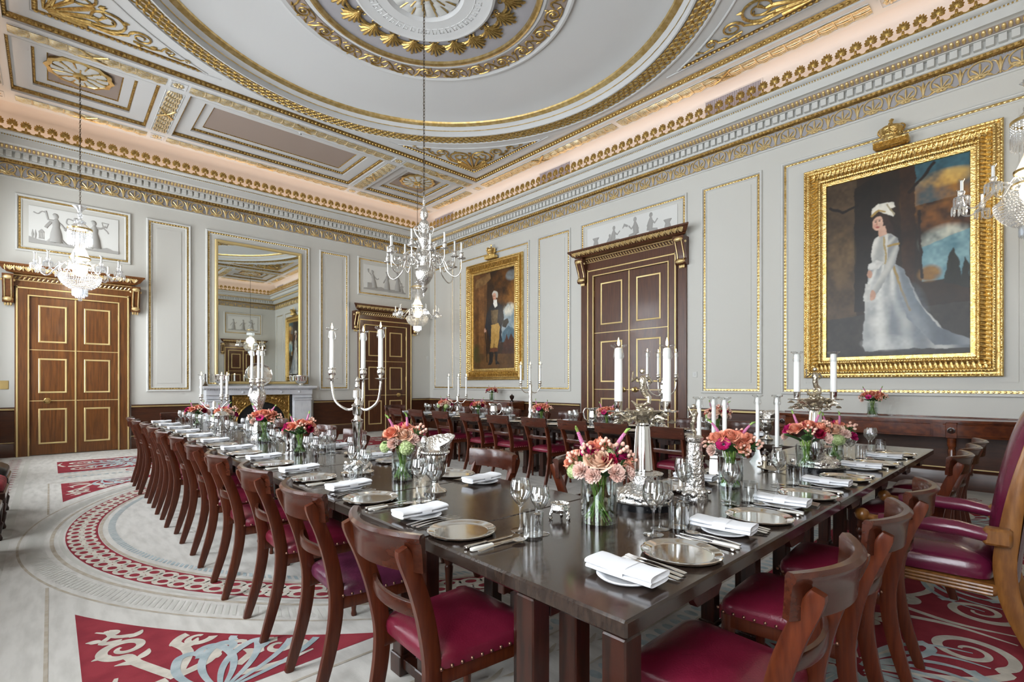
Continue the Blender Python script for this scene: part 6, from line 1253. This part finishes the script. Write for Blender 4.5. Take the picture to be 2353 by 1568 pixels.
for (x,y,z,lab,v,K,spd,hi,sd) in (
 (1.55,1.18,HT,'rose and carnation bouquet in large clear vase at the near cross table corner',VT,K1,.105,.10,1),
 (2.60,1.13,HT,'coral rose bouquet with dark red anemone in clear vase, second on cross table',VM,K2,.105,.095,2),
 (3.42,1.02,HT,'coral rose and magenta bouquet beside the further merman centrepiece',VM,K3,.11,.10,3),
 (4.02,1.02,HT,'pink bouquet behind the further merman centrepiece on the cross table',VS,K4,.11,.10,4),
 (1.44,2.45,HT,'peach rose bouquet in ribbed clear vase beside the silver ewer',VM,K4,.105,.105,5),
 (1.41,3.92,HT,'low bouquet with magenta ranunculus in clear vase by the pepper mill',VS,K3,.105,.085,6),
 (1.45,5.15-.22,HT,'coral and magenta bouquet at foot of the figural candelabrum',VM,K2,.11,.095,7),
 (1.50,6.55,HT,'coral bouquet with green hydrangea toward the hearth end of fireplace table',VS,K4,.115,.09,8),
 (1.36,7.30,HT,'pink and magenta bouquet at the hearth end of fireplace table',VS,K3,.12,.09,9),
 (5.00,7.10,HT,'bouquet furthest toward the fireplace on the portrait wall table',VS,K4,.12,.09,10),
 (5.05,6.25,HT,'bouquet beside fluted pitcher on the portrait wall table',VS,K3,.11,.08,11),
 (5.05,4.84,HT,'bouquet in low vase near the middle of the portrait wall table',VS,K2,.12,.09,12),
 (5.02,3.70,HT,'bouquet with dark anemone beside plain pitcher on portrait wall table',VS,K2,.11,.085,13),
 (5.05,2.33,HT,'bouquet at the cross table end of the portrait wall table',VM,K1,.105,.09,14),
 (7.80,9.13,.872,'small pink bouquet on the sideboard under the gentleman portrait',VM,K3,.13,.10,15),
 (7.76,1.55,.872,'coral and green bouquet on the sideboard under the lady portrait',VM,K2,.13,.11,16)):
    bouquet(x,y,z,lab,v,K,spd,hi,sd,SP(x,y))
# ------------------------------------------------------------------ sideboards
def sideboard(yc,label,L_=2.62):
    t=thing('sideboard',label,'sideboard',(XB-.05,yc,0),PI/2,'mahogany sideboards'); h=.868; d=.56; hw=L_/2
    def outline(e): 
        P=[]
        for k in range(25):
            u=-1+2*k/24; P.append((u*(hw+e),(d+e)-.16*max(0,abs(u)-.55)**1.2/.45**1.2+.03*cos(PI*u)))
        return P
    MB().prism([(-hw-.02,.0)]+outline(.025)+[(hw+.02,.0)],h-.028,h).obj('top',MAHOGD,t,30)
    MB().prism([(-hw,.0)]+outline(-.01)+[(hw,.0)],h-.20,h-.03).obj('drawer_case',MAHOGD,t,40)
    o=outline(.0)
    for a,b_ in ((1,7),(8,16),(17,23)):
        q=MB(); P=o[a:b_+1]; V=[]
        for x,y in P: V+=[(x,y-.004,h-.182),(x,y-.004,h-.048),(x,y+.004,h-.178),(x,y+.004,h-.052)]
        n=len(P); q.add(V,[(4*i+2,4*i+6,4*i+7,4*i+3) for i in range(n-1)]+[(4*i,4*i+2,4*i+3,4*i+1) for i in (0,n-1)]+[(4*i+1,4*i+3,4*i+7,4*i+5) for i in range(n-1)]+[(4*i,4*i+4,4*i+6,4*i+2) for i in range(n-1)]); q.obj('drawer',MAHOGD,t,30)
    MB().cbox(-hw,hw,.0,.018,h,h+.014,.003).obj('back_ledge',MAHOGD,t,30)
    for x in (-hw+.10,-.62,.62,hw-.10):
        i=min(range(25),key=lambda k:abs(o[k][0]-x)); y=o[i][1]-.03
        lg=MB().cbox(x-.05,x+.05,y-.06,y+.045,h-.205,h-.03,.004).lathe([(.040,h-.30),(.042,h-.21)],16,(x,y,0)).lathe([(.014,0),(.022,.02),(.016,.05),(.022,.10),(.034,h-.34),(.028,h-.33),(.036,h-.30)],24,(x,y,0),flute=.06,nf=10).obj('fluted_leg',MAHOGD,t,40)
        MB().lathe([(.036,0),(.036,.012),(.026,.014),(.022,.008),(.012,.016),(0,.02)],18,(0,0,0),Matrix.Translation((x,y+.045,h-.118))@Matrix.Rotation(-PI/2,4,'X'),flute=.06,nf=9).obj('roundel',TLEG,lg)
        if abs(x)>1: MB().lathe([(.014,0),(.022,.02),(.016,.05),(.03,h-.25)],14,(x,.06,0)).obj('rear_leg',MAHOGD,t)
sideboard(1.38,'bow-fronted mahogany sideboard with fluted legs under the lady portrait'); sideboard(9.6,'bow-fronted mahogany sideboard under the gentleman portrait')
# small dark urn on the far sideboard end
vessel('knife_urn','small dark turned urn at the end of the sideboard under gentleman portrait','urn',[(0,0),(.05,0),(.05,.02),(.02,.04),(.05,.09),(.055,.13),(.03,.15),(0,.16)],7.80,8.42,.868,[('knob',MB().lathe([(.006,.155),(.012,.17),(0,.18)],10).mesh('knob',PEPPER,50))],m=PEPPER)
# ------------------------------------------------------------------ seats against the window wall
def wallchair(x,y,label,m,rz):
    t=thing('carved_chair',label,'chair',(x,y,0),rz,'chairs against the window wall')
    seatpad(.52,.48,-.24,.24,.40,.47,.05).obj('seat_cushion',m,t,50); MB().cbox(-.25,.25,-.27,.27,.33,.395,.01).obj('seat_rail',TLEG,t,30)
    for sx in (-1,1):
        for sy in (-1,1): MB().lathe([(0,0),(.022,0),(.026,.02),(.016,.05),(.024,.10),(.03,.14),(.018,.16),(.026,.26),(.03,.30),(.02,.31),(.028,.34)],12,(sx*.21,sy*.23,0)).obj('turned_leg',TLEG,t)
    MB().cbox(-.27,-.22,-.26,.26,.40,1.0,.012).obj('back_frame',TLEG,t,30); MB().cbox(-.222,-.19,-.21,.21,.50,.94,.014).obj('back_pad',m,t,30)
wallchair(-.52,6.05,'dark carved chair with red cushion against the window wall, nearer the viewer',CUSH,0); wallchair(-.54,6.95,'dark carved chair with black leather seat against the window wall',LEATHB,0); wallchair(-.52,5.2,'dark carved chair with red seat, last of the window wall chairs',CUSH,0)
# ------------------------------------------------------------------ chandeliers
def chain(x,y,z0,z1,parent,ln=.045,r=.0035):
    q=MB(); n=int((z1-z0)/ln/.8); 
    for i in range(n):
        z=z0+(z1-z0)*(i+.5)/n; T=Matrix.Translation((x,y,z))@Matrix.Rotation((i%2)*PI/2+.4,4,'Z'); h=(z1-z0)/n*.62
        q.tube([T@Vector((.011*cos(a),0,h*sin(a))) for a in [2*PI*k/8 for k in range(8)]],r,4,True)
    return tag(q.obj('chain',CHAIN,parent,fix=False),kind='stuff')
def prism_drop(q,T,l=.07,w=.008): q.tube([T@Vector((0,0,0)),T@Vector((0,0,-.012)),T@Vector((0,0,-l*.85)),T@Vector((0,0,-l))],[.002,w,w,.001],4)
CL=[]
q=MB().lathe([(.02,0),(.03,.02),(.016,.04),(.03,.08),(.045,.13),(.08,.16),(.085,.15),(.05,.12),(.0,.06)],16,(0,0,1.36),flute=.15,nf=8).lathe([(.03,1.24),(.05,1.27),(.05,1.29),(.02,1.31),(.03,1.34),(.02,1.37)],16)
for k in range(6): q.sph((.055*cos(k*PI/3),.055*sin(k*PI/3),1.26),(.022,.022,.028),7,5)
CL.append(('glass_crown',q.mesh('glass_crown',CRYST,50)))
CL.append(('upper_hoop',MB().lathe([(.150,1.135),(.158,1.135),(.158,1.16),(.150,1.16),(.150,1.135)],32).mesh('upper_hoop',BRASS,40)))
CL.append(('glass_dome',MB().lathe([(.150,1.155),(.10,1.20),(.06,1.24),(.02,1.25)],24,flute=.05,nf=12).mesh('glass_dome',CRYST,40)))
q=MB()
for k in range(30):
    a=2*PI*k/30
    for j in range(4): q.sph((.150*cos(a),.150*sin(a),1.12-.024*j),(.009,.009,.010),5,4)
    prism_drop(q,Matrix.Translation((.150*cos(a),.150*sin(a),1.03)),.135,.009)
CL.append(('drop_fringe',q.mesh('drop_fringe',CRYST,0),(0,0,0),(0,0,0),[],'stuff'))
CL.append(('neck',MB().lathe([(.04,1.22),(.045,1.0),(.06,.86),(.10,.74),(.12,.70),(.115,.68)],24,flute=.04,nf=12).mesh('neck',CRYST,30)))
CL.append(('lamp_globe',MB().lathe([(0,.40),(.06,.41),(.09,.46),(.095,.53),(.07,.60),(.02,.64),(0,.645)],16).mesh('lamp_globe',BULB,60)))
CL.append(('lower_hoop',MB().lathe([(.125,.675),(.135,.675),(.135,.70),(.125,.70),(.125,.675)],32).lathe([(.145,.56),(.155,.56),(.155,.575),(.145,.575),(.145,.56)],32).mesh('lower_hoop',BRASS,40)))
q=MB()
for j in range(9):
    R=.265*math.sqrt(max(.02,1-(j/9.4)**2)); z=.40-.024*j; n=int(R*2*PI/.027)
    for k in range(n): a=2*PI*(k+.5*(j%2))/n; q.sph((R*cos(a),R*sin(a),z),(.012,.012,.012),5,4)
for k in range(26): a=2*PI*k/26; [q.sph(((.13+.13*t)*cos(a),(.13+.13*t)*sin(a),.56-.16*t),.010,5,3) for t in (0,.25,.5,.75)]
CL.append(('bead_basket',q.mesh('bead_basket',CRYST,0),(0,0,0),(0,0,0),[],'stuff'))
q=MB()
for R,n,l in ((.09,18,.12),(.055,12,.15)): [prism_drop(q,Matrix.Translation((R*cos(2*PI*k/n),R*sin(2*PI*k/n),.20)),l,.011) for k in range(n)]
q.sph((0,0,.03),(.028,.028,.034),8,6); CL.append(('bottom_drops',q.mesh('bottom_drops',CRYST,0),(0,0,0),(0,0,0),[],'stuff'))
am=MB().tube(bez([(.13,0,.55),(.22,0,.60),(.33,0,.50),(.42,0,.40),(.50,0,.42),(.525,0,.50)],4),[.010]*21,7).lathe([(0,0),(.045,.004),(.06,.018),(.056,.02),(.03,.014),(.016,.03),(.028,.06),(.022,.075),(0,.076)],12,(.525,0,.49)).mesh('arm',CRYST,50)
q=MB(); [prism_drop(q,Matrix.Translation((.525+.058*cos(k*PI/5),.058*sin(k*PI/5),.505)),.085,.008) for k in range(10)]; drp=q.mesh('arm_drops',CRYST,0)
cd=MB().lathe([(0,0),(.0125,0),(.0120,.10),(0,.104)],10,(.525,0,.565)).mesh('candle_tube',WAX,50); cf=MB().lathe([(.014,.09),(.024,.112),(.022,.11)],12,(.525,0,.565)).mesh('candle_shade',GLASS,50)
for k in range(10):
    CL.append(('arm',am,(0,0,0),(0,0,2*PI*k/10+.15),[('arm_drops',drp,(0,0,0),(0,0,0),'stuff'),('candle_tube',cd),('candle_shade',cf)]))
for (x,y),zb,lab in zip(CHN,(2.60,2.50,2.55,2.55),('lit crystal chandelier hanging before the dancing figures relief','lit crystal chandelier hanging before the dark oak corner door','lit crystal chandelier hanging beside the lady portrait','lit crystal chandelier hanging overhead behind the viewer')):
    t=place(CL,'crystal_chandelier',lab,'chandelier',(x,y,zb),0,'crystal chandeliers'); c=chain(0,0,1.52,ZS+.11-zb,t)
    lp=bpy.data.lights.new('chandelier_glow','POINT'); lp.energy=18; lp.color=(1,.86,.66); lp.shadow_soft_size=.16; lo=ob('chandelier_glow',lp,None,(x,y,zb+.66))
# central silver chandelier
t=thing('silver_chandelier','large branched silver chandelier with unlit candles at the room centre','chandelier',(CX,CY,2.40))
MB().lathe([(0,0),(.012,.005),(.018,.03),(.010,.05),(.03,.075),(.05,.11),(.03,.14),(.04,.155),(.07,.18),(.105,.24),(.12,.30),(.10,.34),(.06,.37),(.05,.42),(.075,.46),(.08,.52),(.05,.57),(.035,.62),(.045,.66),(.08,.71),(.085,.74),(.05,.78),(.025,.81),(.03,.84),(.06,.88),(.068,.93),(.045,.97),(.02,.99)],24,flute=.03,nf=8).obj('body',SILVERR,t,50)
MB().lathe([(.02,.985),(.045,1.02),(.05,1.06),(.035,1.11),(.018,1.15),(.012,1.18),(.016,1.20),(.010,1.30),(0,1.31)],16,flute=.10,nf=8).obj('pineapple_finial',SILVERR,t)
chain(0,0,1.29,6.27-2.40,t,.05,.0042)
for k in range(12):
    a=2*PI*k/12+.1; up=k%2; T=Matrix.Rotation(a,4,'Z'); R=.50 if not up else .40; zc=.44 if not up else .52
    P=bez([(.07,0,.44+.06*up),(.16,0,.53+.05*up),(.25,0,.47+.04*up),(.30,0,.33+.08*up),(R*.82,0,.24+.12*up),(R*.98,0,.30+.12*up),(R,0,zc)],4)
    q=MB().tube([T@p for p in P],[.012-.0002*i for i in range(25)],7)
    spt(q,spiral(.22,.44+.05*up,.055,.015,PI/2,1.4,16),.008,.005,lambda x,z:T@Vector((x,0,z))); spt(q,spiral(.34,.40+.06*up,.04,.012,PI,-1.3,14),.007,.004,lambda x,z:T@Vector((x,0,z)))
    o=q.obj('branch',SILVER,t,60); q=MB(); sconce(q,T@Matrix.Translation((R,0,zc)),1.25); q.lathe([(.012,0),(.052,.012),(.056,.020),(.05,.020),(.014,.016)],16,(0,0,0),T@Matrix.Translation((R,0,zc+.012))); q.obj('sconce',SILVERR,o)
    cp=T@Vector((R,0,0)); MB().lathe([(0,0),(.0125,0),(.0118,.128),(0,.13)],12,(cp.x,cp.y,zc+.10)).obj('candle_tube',WAX,o); MB().lathe([(.014,.10),(.016,.122),(.026,.135),(.024,.133)],12,(cp.x,cp.y,zc+.10)).obj('candle_shade',GLASS,o)
for k in range(6):
    a=2*PI*k/6+.4; T=Matrix.Rotation(a,4,'Z'); q=MB(); spt(q,[(.05,.74),(.10,.80),(.12,.86)]+spiral(.09,.87,.035,.01,0,1.2,12),.010,.005,lambda x,z:T@Vector((x,0,z))); spt(q,[(.06,.62),(.12,.64)]+spiral(.13,.68,.03,.01,-PI/2,1.2,12),.009,.005,lambda x,z:T@Vector((x,0,z))); q.obj('scroll_bracket',SILVERR,t)
